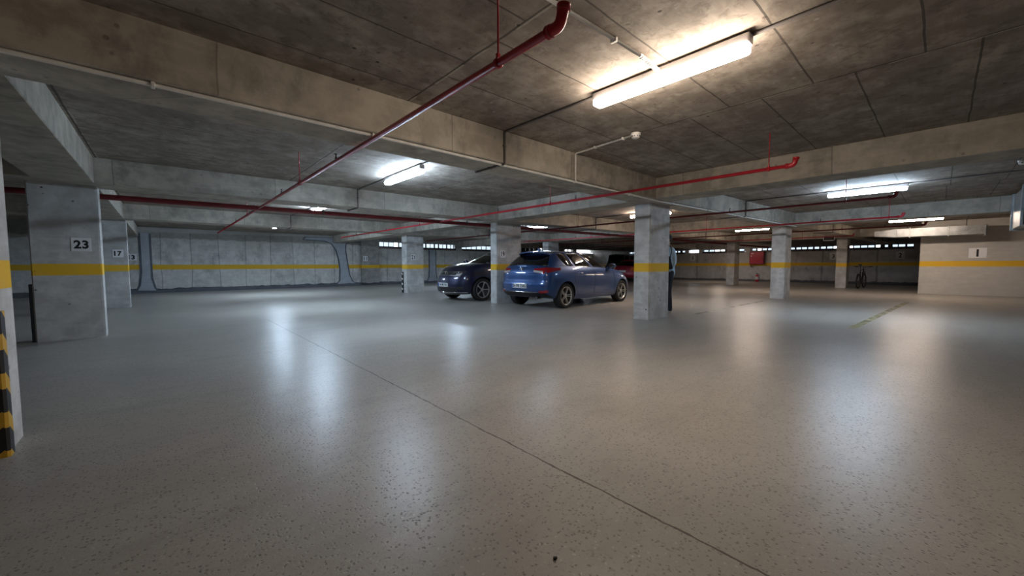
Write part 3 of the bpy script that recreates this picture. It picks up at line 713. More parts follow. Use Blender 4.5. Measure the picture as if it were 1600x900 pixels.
# small dark pebble on the floor
bm = bmesh.new(); bmesh.ops.create_icosphere(bm, subdivisions=2, radius=.007)
for v in bm.verts: v.co = Vector((v.co.x*1.3, v.co.y, max(v.co.z*.7, -.003)+.003)) * (1+.15*random.uniform(-1, 1))
tag(link('pebble', bm, M['rubber'], None, True, (1.02, .90, 0)), 'tiny dark pebble lying on the bare floor near the viewer', 'pebble')

# ------------------------------------------------------------------ cars
def herm(tab, u):
    """smooth interpolation through (u, value) pairs"""
    if u <= tab[0][0]: return tab[0][1]
    if u >= tab[-1][0]: return tab[-1][1]
    n = len(tab)
    for i in range(n-1):
        (a, p), (b, q) = tab[i], tab[i+1]
        if a <= u <= b:
            def slope(k):
                if k == 0: return (tab[1][1]-tab[0][1])/(tab[1][0]-tab[0][0])
                if k == n-1: return (tab[-1][1]-tab[-2][1])/(tab[-1][0]-tab[-2][0])
                d0 = (tab[k][1]-tab[k-1][1])/(tab[k][0]-tab[k-1][0]); d1 = (tab[k+1][1]-tab[k][1])/(tab[k+1][0]-tab[k][0])
                return 0 if d0*d1 <= 0 else 2*d0*d1/(d0+d1)
            h = b-a; t = (u-a)/h
            return p*(2*t**3-3*t*t+1) + slope(i)*h*(t**3-2*t*t+t) + q*(3*t*t-2*t**3) + slope(i+1)*h*(t**3-t*t)
def crv(pts, u):
    n = len(pts)-1; f = min(max(u, 0), 1)*n; i = min(int(f), n-1); t = f-i
    P = [pts[max(i-1, 0)], pts[i], pts[i+1], pts[min(i+2, n)]]
    if i == 0: P[0] = (pts[1][0], -pts[1][1])
    if i == n-1: P[3] = (pts[n-1][0], -pts[n-1][1])
    return tuple(0.5*(2*P[1][k] + (P[2][k]-P[0][k])*t + (2*P[0][k]-5*P[1][k]+4*P[2][k]-P[3][k])*t*t + (3*P[1][k]-P[0][k]-3*P[2][k]+P[3][k])*t**3) for k in (0, 1))

def wheel_parts(name_parent, x, y, R, W, side, spokes, twin, mat_spoke):
    """side=-1: outer face towards -y"""
    A = Matrix.Translation((x, y, R)) @ Matrix.Rotation(0 if side < 0 else PI, 4, 'Z') @ Matrix.Rotation(PI/2, 4, 'X')   # local z -> -y (outwards)
    r0 = R*.715
    bm = bmesh.new()
    lathe(bm, [(r0, -W/2), (R*.92, -W/2), (R*.985, -W*.42), (R, -W*.25), (R, W*.25), (R*.985, W*.42), (R*.93, W/2), (R*.84, W*.5), (r0+.004, W*.46), (r0, W*.42)], A, 48, close=True)
    w = link('wheel', bm, M['rubber'], name_parent)
    bm = bmesh.new()
    lathe(bm, [(r0+.004, W*.47), (r0-.004, W*.48), (r0-.014, W*.44), (r0-.022, W*.2), (r0-.022, -W*.4), (r0, -W*.45)], A, 48)
    hub = R*.13
    lathe(bm, [(hub*1.1, W*.20), (hub, W*.33), (hub*.5, W*.36), (0, W*.36)], A, 20)
    for i in range(spokes):
        a = 2*PI*i/spokes
        for k in ((-.13, .13) if twin else (0,)):
            c = A @ Matrix.Rotation(a, 4, 'Z')
            r1, r2 = hub*.7, r0-.012
            wi, wo = (.012, .013) if twin else (.017, .024)
            y1, y2 = k*.09, k*r2*.9
            t = bmesh.new(); v = []
            for rr, yy, ww, zt_ in ((r1, y1, wi, W*.32), ((r1+r2)/2, (y1+y2)/2, wi*.9, W*.37), (r2, y2, wo, W*.40)):
                v.append([t.verts.new((rr, yy-ww, zt_-.03)), t.verts.new((rr, yy-ww*.7, zt_)), t.verts.new((rr, yy+ww*.7, zt_)), t.verts.new((rr, yy+ww, zt_-.03))])
            for p, q in zip(v, v[1:]):
                for j in range(4): t.faces.new((p[j], p[(j+1) % 4], q[(j+1) % 4], q[j]))
            t.faces.new(v[0]); t.faces.new(v[-1][::-1]); bmesh.ops.recalc_face_normals(t, faces=t.faces)
            bmesh.ops.transform(t, matrix=c, verts=t.verts); merge(bm, t)
    link('rim', bm, mat_spoke, w)
    bm = bmesh.new(); lathe(bm, [(r0-.023, W*.30), (r0-.024, W*.10), (0, W*.10)], A, 32); link('brake_disc', bm, M['alloy_dark'], w)
    return w

class Car:
    def __init__(s, name, label, loc, rz, P):
        s.P = P; s.L = P['L']
        s.root = empty(name, loc, rz); tag(s.root, label, 'car', P.get('group'))
        s.paint = P['paint']
    def low(s, su, v, side=1):
        P = s.P; ox, oy = crv(P['out'], su)
        x0, x1 = herm(P['xr'], v), herm(P['xf'], v); x = x0+(x1-x0)*ox
        w = herm(P['w'], v)
        fl = sum(math.exp(-((x-xw)/.42)**2) for xw in (P['wr'], P['wf']))*.022*math.exp(-((v-.45)/.3)**2)
        y = (w+fl)*oy; zb, zt = herm(P['zb'], x), herm(P['zt'], x)
        return Vector((x-s.L/2, side*y, zb+(zt-zb)*v))
    def gh(s, su, t, side=1):
        P = s.P; ox, oy = crv(P['gout'], su)
        x0, x1 = herm(P['gxr'], t), herm(P['gxf'], t); x = x0+(x1-x0)*ox
        xb = P['gxr'][0][1]+(P['gxf'][0][1]-P['gxr'][0][1])*ox
        w = herm(P['gw'], t); zb = herm(P['zt'], xb)-.01; zt = P['gz'](x)
        return Vector((x-s.L/2, side*w*oy, zb+(zt-zb)*t))
    def find(s, kind, a, z):
        """(s, v, side) on the lower body for a lateral offset at the rear or front, a station along the side, or s itself"""
        v = .5; side = 1 if a >= 0 else -1
        if kind == 's': su = a
        for _ in range(12):
            if kind != 's':
                lo, hi = (0, .45) if kind == 'rear' else (.55, 1) if kind == 'front' else (.1, .9)
                for _k in range(26):
                    m = (lo+hi)/2; p = s.low(m, v)
                    g = (p.y < abs(a)) if kind == 'rear' else (p.y > abs(a)) if kind == 'front' else (p.x+s.L/2 < abs(a))
                    lo, hi = (m, hi) if g else (lo, m)
                su = (lo+hi)/2
            x = s.low(su, v).x+s.L/2; zb, zt = herm(s.P['zb'], x), herm(s.P['zt'], x)
            v = min(max((z-zb)/(zt-zb), 0), 1)
        return su, v, side
    def pt(s, fn, su, v, side, off):
        e = 1e-3; p = fn(su, v, side)
        a = fn(min(su+e, 1), v, side)-fn(max(su-e, 0), v, side); b = fn(su, min(v+e, 1), side)-fn(su, max(v-e, 0), side)
        n = a.cross(b); n = n.normalized() if n.length > 1e-12 else Vector((0, side, 0))
        c = Vector((p.x*.75, 0, .62))
        if n.dot(p-c) < 0: n = -n
        return p+n*off
    def patch(s, name, kind, quad, mat, off=.006, n=8, m=5, parent=None, sgn=None, fn=None):
        """quad: four (a, z) corners in order; raised skin following the body"""
        bm = bmesh.new(); G = []
        for i in range(n+1):
            row = []
            for j in range(m+1):
                u, w = i/n, j/m
                a = (quad[0][0]*(1-u)+quad[1][0]*u)*(1-w) + (quad[3][0]*(1-u)+quad[2][0]*u)*w
                z = (quad[0][1]*(1-u)+quad[1][1]*u)*(1-w) + (quad[3][1]*(1-u)+quad[2][1]*u)*w
                if fn: su, v, sd = a, z, 1
                else: su, v, sd = s.find(kind, a, z)
                if sgn: sd = sgn
                F = fn or s.low
                row.append((bm.verts.new(s.pt(F, su, v, sd, off)), bm.verts.new(s.pt(F, su, v, sd, -.012))))
            G.append(row)
        for i in range(n):
            for j in range(m):
                bm.faces.new((G[i][j][0], G[i+1][j][0], G[i+1][j+1][0], G[i][j+1][0]))
                bm.faces.new((G[i][j][1], G[i][j+1][1], G[i+1][j+1][1], G[i+1][j][1]))
        bd = [(i, 0) for i in range(n)] + [(n, j) for j in range(m)] + [(i, m) for i in range(n, 0, -1)] + [(0, j) for j in range(m, 0, -1)]
        for p, q in zip(bd, bd[1:]+bd[:1]): bm.faces.new((G[p[0]][p[1]][0], G[p[0]][p[1]][1], G[q[0]][q[1]][1], G[q[0]][q[1]][0]))
        bmesh.ops.recalc_face_normals(bm, faces=bm.faces)
        return autosmooth(link(name, bm, mat, parent or s.root), .8)
    def strip(s, name, kind, line, r, mat, off=.004, parent=None, sgn=None, n=24):
        pts = []
        for i in range(n+1):
            u = i/n*(len(line)-1); k = min(int(u), len(line)-2); t = u-k
            a, z = line[k][0]*(1-t)+line[k+1][0]*t, line[k][1]*(1-t)+line[k+1][1]*t
            su, v, sd = s.find(kind, a, z); pts.append(s.pt(s.low, su, v, sgn or sd, off))
        bm = bmesh.new(); tube(bm, pts, r, 8); return link(name, bm, mat, parent or s.root, True)
    def body(s):
        P = s.P; NS, NV = 84, 16
        bm = bmesh.new(); rings = []
        for j in range(NV+1):
            v = j/NV
            right = [bm.verts.new(s.low(i/NS, v, -1)) for i in range(NS+1)]
            left = [bm.verts.new(s.low(i/NS, v, 1)) for i in range(1, NS)]
            rings.append(right + left[::-1])
        N = len(rings[0])
        for a, b in zip(rings, rings[1:]):
            for k in range(N): bm.faces.new((a[k], a[(k+1) % N], b[(k+1) % N], b[k]))
        def cap(ring, crown):
            NC = 8; prev = None
            for i in range(NS+1):
                R_, L_ = ring[i], ring[(N-i) % N]
                if i in (0, NS): row = [R_]
                else:
                    row = [R_]+[bm.verts.new(R_.co.lerp(L_.co, c/NC)+Vector((0, 0, crown(R_.co)*(1-(2*c/NC-1)**2)))) for c in range(1, NC)]+[L_]
                if prev:
                    for c in range(max(len(row), len(prev))-1):
                        q = [prev[min(c, len(prev)-1)], prev[min(c+1, len(prev)-1)], row[min(c+1, len(row)-1)], row[min(c, len(row)-1)]]
                        u = [x for k, x in enumerate(q) if x not in q[:k]]
                        if len(u) > 2: bm.faces.new(u)
                prev = row
        cap(rings[-1], lambda p: .045*min(1, abs(p.y)/.5)); cap(rings[0], lambda p: 0)
        bmesh.ops.recalc_face_normals(bm, faces=bm.faces)
        o = link('body', bm, [s.paint, M['black_plastic']], s.root)
        # wheel arches
        cut = bmesh.new()
        for xw in (P['wr'], P['wf']):
            for sd in (-1, 1):
                t = bmesh.new(); bmesh.ops.create_cone(t, cap_ends=True, segments=40, radius1=P['ar'], radius2=P['ar'], depth=.75)
                bmesh.ops.transform(t, matrix=Matrix.Translation((xw-s.L/2, sd*.93, P['R']+.01)) @ Matrix.Rotation(PI/2, 4, 'X'), verts=t.verts); merge(cut, t, 1)
        c = link('arch', cut, [s.paint, M['black_plastic']], None)
        c.matrix_world = s.root.matrix_world = Matrix.Identity(4)
        md = o.modifiers.new('arch', 'BOOLEAN'); md.operation = 'DIFFERENCE'; md.solver = 'EXACT'; md.object = c
        bpy.context.view_layer.update()
        loc, rz = P['_loc'], P['_rz']
        me = evaluated(o); o.modifiers.clear(); old = o.data; o.data = me; bpy.data.meshes.remove(old); bpy.data.objects.remove(c)
        s.root.location = loc; s.root.rotation_euler = (0, 0, rz)
        autosmooth(o, .7); s.bodyo = o
        return o
    def cabin(s):
        P = s.P; NT_ = [0, .07, .2, .35, .5, .65, .8, .93, 1.0]
        two = lambda b: b if isinstance(b, tuple) else (b, b)
        br = sorted(set([(0, 0), (1, 1)]+[two(b) for g in P['panes'] for b in g[1:3]])); su = []
        for a, b in zip(br, br[1:]):
            k = max(2, int((b[0]-a[0])*60)); su += [(a[0]+(b[0]-a[0])*i/k, a[1]+(b[1]-a[1])*i/k) for i in range(k)]
        su.append((1.0, 1.0))
        at = lambda q, t: q[0]+(q[1]-q[0])*t
        bms = {}
        def emitq(key, pts):
            bm = bms.setdefault(key, bmesh.new()); bm.faces.new([bm.verts.new(p) for p in pts])
        for sd in (-1, 1):
            for j in range(len(NT_)-1):
                t0, t1 = NT_[j], NT_[j+1]; tm = (t0+t1)/2
                for i in range(len(su)-1):
                    sm = (su[i][0]+su[i+1][0])/2; key = 'shell'
                    if .06 < tm < .94:
                        for g in P['panes']:
                            if two(g[1])[0] < sm < two(g[2])[0]: key = g[0] if g[3] else g[0]+('R' if sd < 0 else 'L')
                    off = -.004 if key != 'shell' else 0
                    q = [s.gh(at(su[i], t0), t0, sd), s.gh(at(su[i+1], t0), t0, sd), s.gh(at(su[i+1], t1), t1, sd), s.gh(at(su[i], t1), t1, sd)]
                    emitq(key, q if sd < 0 else q[::-1])
            # roof
            NC = 6
            for i in range(len(su)-1):
                for c in range(NC):
                    def rp(k, cc):
                        p = s.gh(su[k][1], 1, sd); f = cc/NC
                        return Vector((p.x, p.y*(1-f), p.z+P['crown']*(1-(1-f)**2)*min(1, abs(p.y)/.4)))
                    q = [rp(i, c), rp(i+1, c), rp(i+1, c+1), rp(i, c+1)]
                    emitq('shell', q if sd < 0 else q[::-1])
        for key, bm in bms.items():
            bmesh.ops.remove_doubles(bm, verts=bm.verts, dist=1e-4)
            bmesh.ops.dissolve_degenerate(bm, edges=bm.edges, dist=1e-5)
            if key == 'shell': o = link('roof', bm, s.paint, s.root)
            else:
                base = key.rstrip('RL'); o = link(base, bm, M['car_glass_dark' if base == 'rear_window' else 'car_glass'], s.root)
            md = o.modifiers.new('thick', 'SOLIDIFY'); md.thickness = .018 if key == 'shell' else .004; md.offset = -1
            autosmooth(o, .9)
    def inside(s):
        P = s.P; L2 = s.L/2
        xa, xb = P['gxr'][0][1]+.18, P['gxf'][0][1]-.35
        bm = bmesh.new(); z = max(herm(P['zt'], xa), herm(P['zt'], xb))+.055
        box(bm, (xa-L2, -.62, z-.03), (xb-L2, .62, z), .01); link('interior', bm, M['interior'], s.root)
        for y in (-.37, .37):
            bm = bmesh.new(); x = P['seatx']-L2
            box(bm, (x-.13, y-.23, z-.05), (x, y+.23, z+.13), .05, 3, Matrix.Translation((x, 0, z)) @ Matrix.Rotation(-.15, 4, 'Y') @ Matrix.Translation((-x, 0, -z)))
            box(bm, (x-.17, y-.12, z+.12), (x-.07, y+.12, z+.29), .04, 3); link('seat', bm, M['seat'], s.root)
        bm = bmesh.new(); x = P['seatx']-.85-L2; box(bm, (x-.13, -.55, z-.05), (x, .55, z+.10), .05, 3)
        for y in (-.35, .35): box(bm, (x-.14, y-.11, z+.09), (x-.05, y+.11, z+.2), .03, 3)
        link('rear_seat', bm, M['seat'], s.root)
        bm = bmesh.new(); xw = P['seatx']+.55-L2
        rg = []
        for i in range(25): a = 2*PI*i/24; rg.append((xw+.05*math.sin(a), .37+.17*math.cos(a), z+.03+.13*math.sin(a)))
        tube(bm, rg, .013, 8, False); link('steering_wheel', bm, M['black_plastic'], s.root)
    def wheels(s):
        P = s.P
        for x in (P['wr'], P['wf']):
            for sd in (-1, 1): wheel_parts(s.root, x-s.L/2, sd*(P['tw']-P['W']/2), P['R'], P['W'], sd, P['spokes'], P['twin'], M['alloy'])
    def mirrors(s):
        P = s.P
        for sd in (-1, 1):
            x = P['mx']-s.L/2; z = herm(P['zt'], P['mx'])+.07; y = sd*(P['gw'][0][1]+.13)
            bm = bmesh.new(); t = bmesh.new(); bmesh.ops.create_uvsphere(t, u_segments=20, v_segments=12, radius=1)
            for v in t.verts: v.co = Vector((x+v.co.x*.085*(1 if v.co.x > 0 else .55), y+v.co.y*.115, z+v.co.z*.072)); 
            for f in t.faces: f.smooth = True
            merge(bm, t); tube(bm, [(x+.02, sd*(P['gw'][0][1]-.03), z-.06), (x, y-sd*.04, z-.04)], [.035, .022], 10)
            o = link('side_mirror', bm, s.paint, s.root)
            bm = bmesh.new(); prism(bm, [(y+.092*math.cos(a), z+.056*math.sin(a)) for a in [2*PI*i/20 for i in range(20)]], x-.05, x-.044, 'x'); link('mirror_glass', bm, M['chrome'], o)
    def sides(s, seams, handles):
        for sd in (-1, 1):
            for ln in seams: s.strip('door_seam', 'side', ln, .0035, M['black_plastic'], .0005, s.bodyo, sd, 16)
            for x, z in handles:
                su, v, _ = s.find('side', x, z); p = s.pt(s.low, su, v, sd, .018)
                su, v, _ = s.find('side', x+.17, z); q = s.pt(s.low, su, v, sd, .018)
                bm = bmesh.new(); tube(bm, [p+Vector((-.02, -sd*.02, 0)), p, p.lerp(q, .5)+Vector((0, sd*.006, 0)), q, q+Vector((.02, -sd*.02, 0))], [.010, .013, .014, .013, .010], 10)
                link('door_handle', bm, s.paint, s.root)
    def plate(s, kind, z, txt, w=.50, h=.112, off=.02):
        su, v, sd = s.find(kind, 0.0, z); p = s.pt(s.low, su, v, 1, off); back = kind == 'rear'
        o = empty('number_plate', p, -PI/2 if back else PI/2); o.parent = s.root
        bm = bmesh.new(); box(bm, (-w/2, -.006, -h/2), (w/2, .03, h/2), .004, 1); link('plate_panel', bm, M['plate_white'], o)
        bm = bmesh.new(); box(bm, (-w/2+.004, -.008, -h/2+.004), (-w/2+.045, -.005, h/2-.004)); link('country_strip', bm, M['plate_blue'], o)
        bm = text_bm(txt, h*.66, .001, .86, .003)
        for q in bm.verts: q.co.y -= .008; q.co.x += .02
        link('plate_characters', bm, M['sign_black'], o)
    def emblem(s, kind, z, fn, off=.012):
        su, v, sd = s.find(kind, 0.0, z); p = s.pt(s.low, su, v, 1, off)
        o = empty('emblem', p, -PI/2 if kind == 'rear' else PI/2)
        bm = bmesh.new(); fn(bm); e = link('emblem', bm, M['chrome'], s.root); e.location = o.location; e.rotation_euler = o.rotation_euler
        bpy.data.objects.remove(o)
def ring_pts(a, b, cz=0, n=32): return [(a*math.cos(2*PI*i/n), 0, cz+b*math.sin(2*PI*i/n)) for i in range(n+1)]
def oval_emblem(bm):
    tube(bm, ring_pts(.062, .042), .006, 8, False); tube(bm, ring_pts(.042, .018, .019), .0045, 8, False); tube(bm, ring_pts(.018, .036), .0045, 8, False)
def round_emblem(bm):
    tube(bm, ring_pts(.062, .062), .006, 8, False)
    tube(bm, [(-.035, 0, .045), (0, 0, .008), (.035, 0, .045)], .005, 8); tube(bm, [(-.055, 0, .02), (-.025, 0, -.048), (0, 0, 0), (.025, 0, -.048), (.055, 0, .02)], .005, 8)

OUT = [(0, 0), (.002, .34), (.010, .62), (.028, .84), (.075, .965), (.17, .995), (.33, 1), (.52, 1), (.70, 1), (.83, .975), (.915, .88), (.965, .68), (.992, .36), (1, 0)]
GOUT = [(0, 0), (.004, .36), (.014, .64), (.035, .85), (.085, .955), (.18, .99), (.33, 1), (.50, 1), (.66, .985), (.79, .94), (.875, .82), (.945, .58), (.985, .3), (1, 0)]

def hatchback():
    th = math.atan2(6.28-6.18, 2.63); c, s_ = math.cos(th), math.sin(th); L = 4.30
    # near rear tyre stands at (7.40, 6.18): local (0.80-L/2, -0.87)
    lx, ly = .80-L/2, -.87
    loc = (7.40-(lx*c-ly*s_), 6.18-(lx*s_+ly*c), 0)
    P = dict(L=L, paint=M['paint_blue'], out=OUT, gout=GOUT, _loc=loc, _rz=th, wr=.80, wf=3.43, R=.315, ar=.355, W=.215, tw=.865, spokes=5, twin=True,
        w=[(0, .78), (.10, .85), (.30, .872), (.55, .878), (.75, .868), (.9, .835), (1, .79)],
        xr=[(0, .17), (.12, .05), (.25, .005), (.42, .0), (.52, .035), (.75, .05), (.9, .085), (1, .13)],
        xf=[(0, 4.12), (.15, 4.22), (.4, 4.29), (.65, 4.26), (.85, 4.16), (1, 4.02)],
        zb=[(0, .30), (.6, .24), (2, .20), (3.6, .20), (4.3, .20)],
        zt=[(0, 1.05), (.8, 1.045), (1.8, 1.02), (2.7, .985), (3.2, .94), (3.7, .85), (4.02, .74), (4.3, .66)],
        gxr=[(0, .15), (.3, .22), (.65, .36), (.9, .47), (1, .58)], gxf=[(0, 3.34), (.4, 2.96), (.75, 2.62), (1, 2.36)],
        gw=[(0, .785), (.4, .725), (.75, .635), (1, .545)], gz=lambda x: 1.395-.10*max(0, (.95-x)/.5)**2*.5-.03*max(0, x-1.9), crown=.062,
        panes=[('rear_window', 0, .245, True), ('quarter_window', (.425, .335), (.455, .43), False), ('door_window', (.475, .45), .575, False), ('door_window_', .59, .735, False), ('windshield', .80, 1.0, True)],
        seatx=2.0, mx=2.78)
    P['panes'] = [(n.rstrip('_') if n != 'door_window_' else 'front_door_window', a, b, f) for n, a, b, f in P['panes']]
    k = Car('hatchback_car', 'mid blue hatchback seen from behind, parked right of the number 19 column', loc, th, P)
    k.body(); k.cabin(); k.inside(); k.wheels(); k.mirrors()
    k.sides([[(1.22, .42), (1.10, .75), (1.16, 1.02)], [(1.98, .32), (2.02, .7), (2.0, 1.01)], [(2.98, .30), (3.0, .6), (2.95, .93)], [(1.22, .42), (1.35, .30), (2.9, .29)]], [(1.30, .86), (2.16, .84)])
    for sg in (-1, 1):
        a = sg
        t = k.patch('tail_light', 'rear', [(.46, .93), (.82, .86), (.82, 1.0), (.44, 1.0)] if 0 else [(.44*a, .90), (.70*a, .86), (.72*a, 1.015), (.40*a, .985)], M['lens_red'], .012, 8, 4)
        k.patch('reverse_lens', 'rear', [(.42*a, .905), (.66*a, .872), (.66*a, .922), (.405*a, .945)], M['lens_clear'], .018, 8, 3, t)
        k.patch('side_lens', 's', [(.235, .88), (.35, .95), (.36, 1.0), (.235, 1.012)], M['lens_red'], .012, 10, 4, t, sg)
        k.patch('fog_lens', 'rear', [(.60*a, .405), (.78*a, .425), (.78*a, .475), (.58*a, .455)], M['lens_red'], .014, 6, 2)
    k.patch('plate_recess', 'rear', [(-.33, .50), (.33, .50), (.40, .665), (-.40, .665)], M['paint_blue'], .004, 10, 3)
    k.patch('diffuser', 'rear', [(-.78, .30), (.78, .30), (.72, .405), (-.72, .405)], M['black_plastic'], .012, 18, 4)
    k.strip('chrome_strip', 'rear', [(-.56, .425), (.56, .425)], .009, M['chrome'], .014)
    k.strip('hatch_seam', 'rear', [(-.74, .89), (-.64, .69), (.64, .69), (.74, .89)], .004, M['black_plastic'], .001, k.bodyo)
    k.strip('tail_crease', 'rear', [(-.66, .875), (.66, .875)], .006, M['paint_blue'], .002, k.bodyo)
    k.emblem('rear', .975, oval_emblem); k.plate('rear', .565, '34 FR 3345')
    # roof spoiler, antenna, exhaust
    bm = bmesh.new(); G = []
    for i in range(17):
        f = -1+2*i/16; y = f*.525; x = .35+.17*abs(f)**3-L/2; G.append((x, y))
    top = [(x, y, 1.418-.055*abs(i/8-1)**2.5) for i, (x, y) in enumerate(G)]
    rows = [[bm.verts.new((x, y, z-.004)) for x, y, z in top], [bm.verts.new((x+.26, y*.97, z+.026)) for x, y, z in top], [bm.verts.new((x+.26, y*.97, z-.03)) for x, y, z in top], [bm.verts.new((x+.01, y, z-.032)) for x, y, z in top]]
    for a in range(4):
        for i in range(16): bm.faces.new((rows[a][i], rows[a][i+1], rows[(a+1) % 4][i+1], rows[(a+1) % 4][i]))
    bm.faces.new([rows[a][0] for a in range(4)]); bm.faces.new([rows[a][16] for a in range(3, -1, -1)])
    bmesh.ops.recalc_face_normals(bm, faces=bm.faces); autosmooth(link('spoiler', bm, k.paint, k.root), .7)
    bm = bmesh.new(); prism(bm, [(.70-L/2, 1.445), (.86-L/2, 1.45), (.74-L/2, 1.512), (.70-L/2, 1.508)], -.018, .018, 'y'); link('antenna_fin', bm, k.paint, k.root)
    bm = bmesh.new(); tube(bm, [(.06-L/2, -.52, .285), (.45-L/2, -.50, .29)], .03, 16); link('exhaust_pipe', bm, M['steel'], k.root)
    bm = bmesh.new(); pv = []
    for i in range(9):
        p = k.gh(.10*(1-i/8)+.0*(i/8), .10+.02*i/8, 1); pv.append((p.x-.016, p.y-.0, p.z))
    tube(bm, pv, .006, 6); link('rear_wiper', bm, M['black_plastic'], k.root)
    for sg in (-1, 1):   # chrome line along the glass base
        bm = bmesh.new(); tube(bm, [k.pt(k.gh, .36+.40*i/20, .045, sg, .004) for i in range(21)], .005, 6); link('belt_trim', bm, M['chrome'], k.root)
        k.patch('headlight', 's', [(.80, .62), (.92, .60), (.92, .70), (.78, .76)], M['lens_clear'], .008, 8, 4, None, sg)
    return k
hatchback()

def crossover():
    L = 4.22; P = dict(L=L, paint=M['paint_navy'], out=OUT, gout=GOUT, wr=.80, wf=3.37, R=.34, ar=.385, W=.225, tw=.875, spokes=5, twin=False,
        w=[(0, .79), (.10, .855), (.30, .872), (.55, .875), (.75, .868), (.9, .84), (1, .79)],
        xr=[(0, .17), (.12, .05), (.3, .0), (.6, .03), (1, .12)],
        xf=[(0, 4.10), (.12, 4.19), (.35, 4.22), (.6, 4.19), (.8, 4.14), (.93, 4.05), (1, 3.94)],
        zb=[(0, .32), (.6, .26), (2, .23), (3.6, .22), (4.22, .20)],
        zt=[(0, 1.10), (1.8, 1.10), (2.7, 1.12), (3.2, 1.115), (3.6, 1.05), (3.94, .94), (4.22, .86)],
        gxr=[(0, .14), (.6, .3), (1, .5)], gxf=[(0, 3.30), (.4, 2.96), (.75, 2.62), (1, 2.36)],
        gw=[(0, .79), (.4, .735), (.75, .65), (1, .57)], gz=lambda x: 1.47-.03*max(0, x-1.9), crown=.06,
        panes=[('rear_window', 0, .245, True), ('quarter_window', .355, .43, False), ('door_window', .445, .575, False), ('front_door_window', .59, .735, False), ('windshield', .80, 1.0, True)],
        seatx=2.0, mx=2.72)
    loc = (6.28+L/2, 10.08, 0); P['_loc'] = loc; P['_rz'] = PI
    k = Car('crossover_car', 'navy blue car seen from the front, parked behind the number 19 column', loc, PI, P)
    k.body(); k.cabin(); k.inside(); k.wheels(); k.mirrors()
    k.sides([[(1.98, .36), (2.02, .7), (2.0, 1.08)], [(2.95, .34), (2.97, .6), (2.92, 1.05)]], [(1.30, .92), (2.16, .92)])
    k.patch('grille', 'front', [(-.56, .765), (.56, .765), (.52, .885), (-.52, .885)], M['black_plastic'], .006, 16, 3)
    for z in (.775, .87): k.strip('chrome_strip', 'front', [(-.60, z), (.60, z)], .006, M['chrome'], .010)
    for sg in (-1, 1):
        h = k.patch('headlight', 's', [(.83, .745), (.945, .765), (.94, .885), (.79, .90)], M['lens_dark'], .010, 10, 4, None, sg)
        k.patch('lamp_element', 's', [(.845, .765), (.885, .77), (.885, .82), (.83, .835)], M['lens_clear'], .016, 6, 3, h, sg)
        k.patch('running_light', 's', [(.845, .745), (.945, .762), (.945, .775), (.845, .758)], M['lens_clear'], .017, 8, 2, h, sg)
        k.patch('fog_light', 'front', [(.52*sg, .36), (.70*sg, .36), (.70*sg, .43), (.54*sg, .43)], M['black_plastic'], .006, 6, 3)
    k.patch('lower_grille', 'front', [(-.55, .30), (.55, .30), (.5, .42), (-.5, .42)], M['black_plastic'], .006, 16, 3)
    k.strip('chrome_lip', 'front', [(-.74, .275), (.74, .275)], .011, M['chrome'], .010)
    k.emblem('front', .825, round_emblem, .02); k.plate('front', .49, '34 MR 901')
    k.strip('bonnet_seam', 'front', [(-.66, .905), (.66, .905)], .003, M['black_plastic'], .001, k.bodyo)
    return k
crossover()

def red_car():
    L = 4.1; loc = (21.6+L/2, 13.55, 0)
    P = dict(L=L, paint=M['paint_red'], out=OUT, gout=GOUT, _loc=loc, _rz=0.0, wr=.75, wf=3.30, R=.31, ar=.35, W=.21, tw=.85, spokes=7, twin=False,
        w=[(0, .77), (.10, .84), (.30, .86), (.55, .865), (.75, .855), (1, .78)],
        xr=[(0, .16), (.12, .05), (.3, .0), (.6, .03), (1, .10)], xf=[(0, 3.95), (.3, 4.1), (.7, 4.05), (1, 3.85)],
        zb=[(0, .28), (.6, .24), (4.1, .20)], zt=[(0, 1.0), (1.8, .99), (2.7, .95), (3.2, .9), (3.85, .72), (4.1, .66)],
        gxr=[(0, .13), (.6, .4), (1, .62)], gxf=[(0, 3.2), (.5, 2.75), (1, 2.25)], gw=[(0, .77), (.5, .68), (1, .55)], gz=lambda x: 1.36, crown=.06,
        panes=[('rear_window', 0, .245, True), ('door_window', .40, .575, False), ('front_door_window', .59, .735, False), ('windshield', .80, 1.0, True)], seatx=1.95, mx=2.7)
    k = Car('parked_car', 'red hatchback far back, glimpsed between the blue hatchback bonnet and the column', loc, 0, P)
    k.body(); k.cabin(); k.inside(); k.wheels(); k.mirrors(); k.sides([[(2.0, .34), (2.0, .95)]], [(1.3, .85)])
    for sg in (-1, 1): k.patch('tail_light', 'rear', [(.52*sg, .72), (.78*sg, .72), (.78*sg, .96), (.56*sg, .96)], M['lens_amber'], .012, 5, 4)
    k.patch('number_plate', 'rear', [(-.25, .62), (.25, .62), (.25, .74), (-.25, .74)], M['plate_white'], .012, 4, 2)
    return k
red_car()

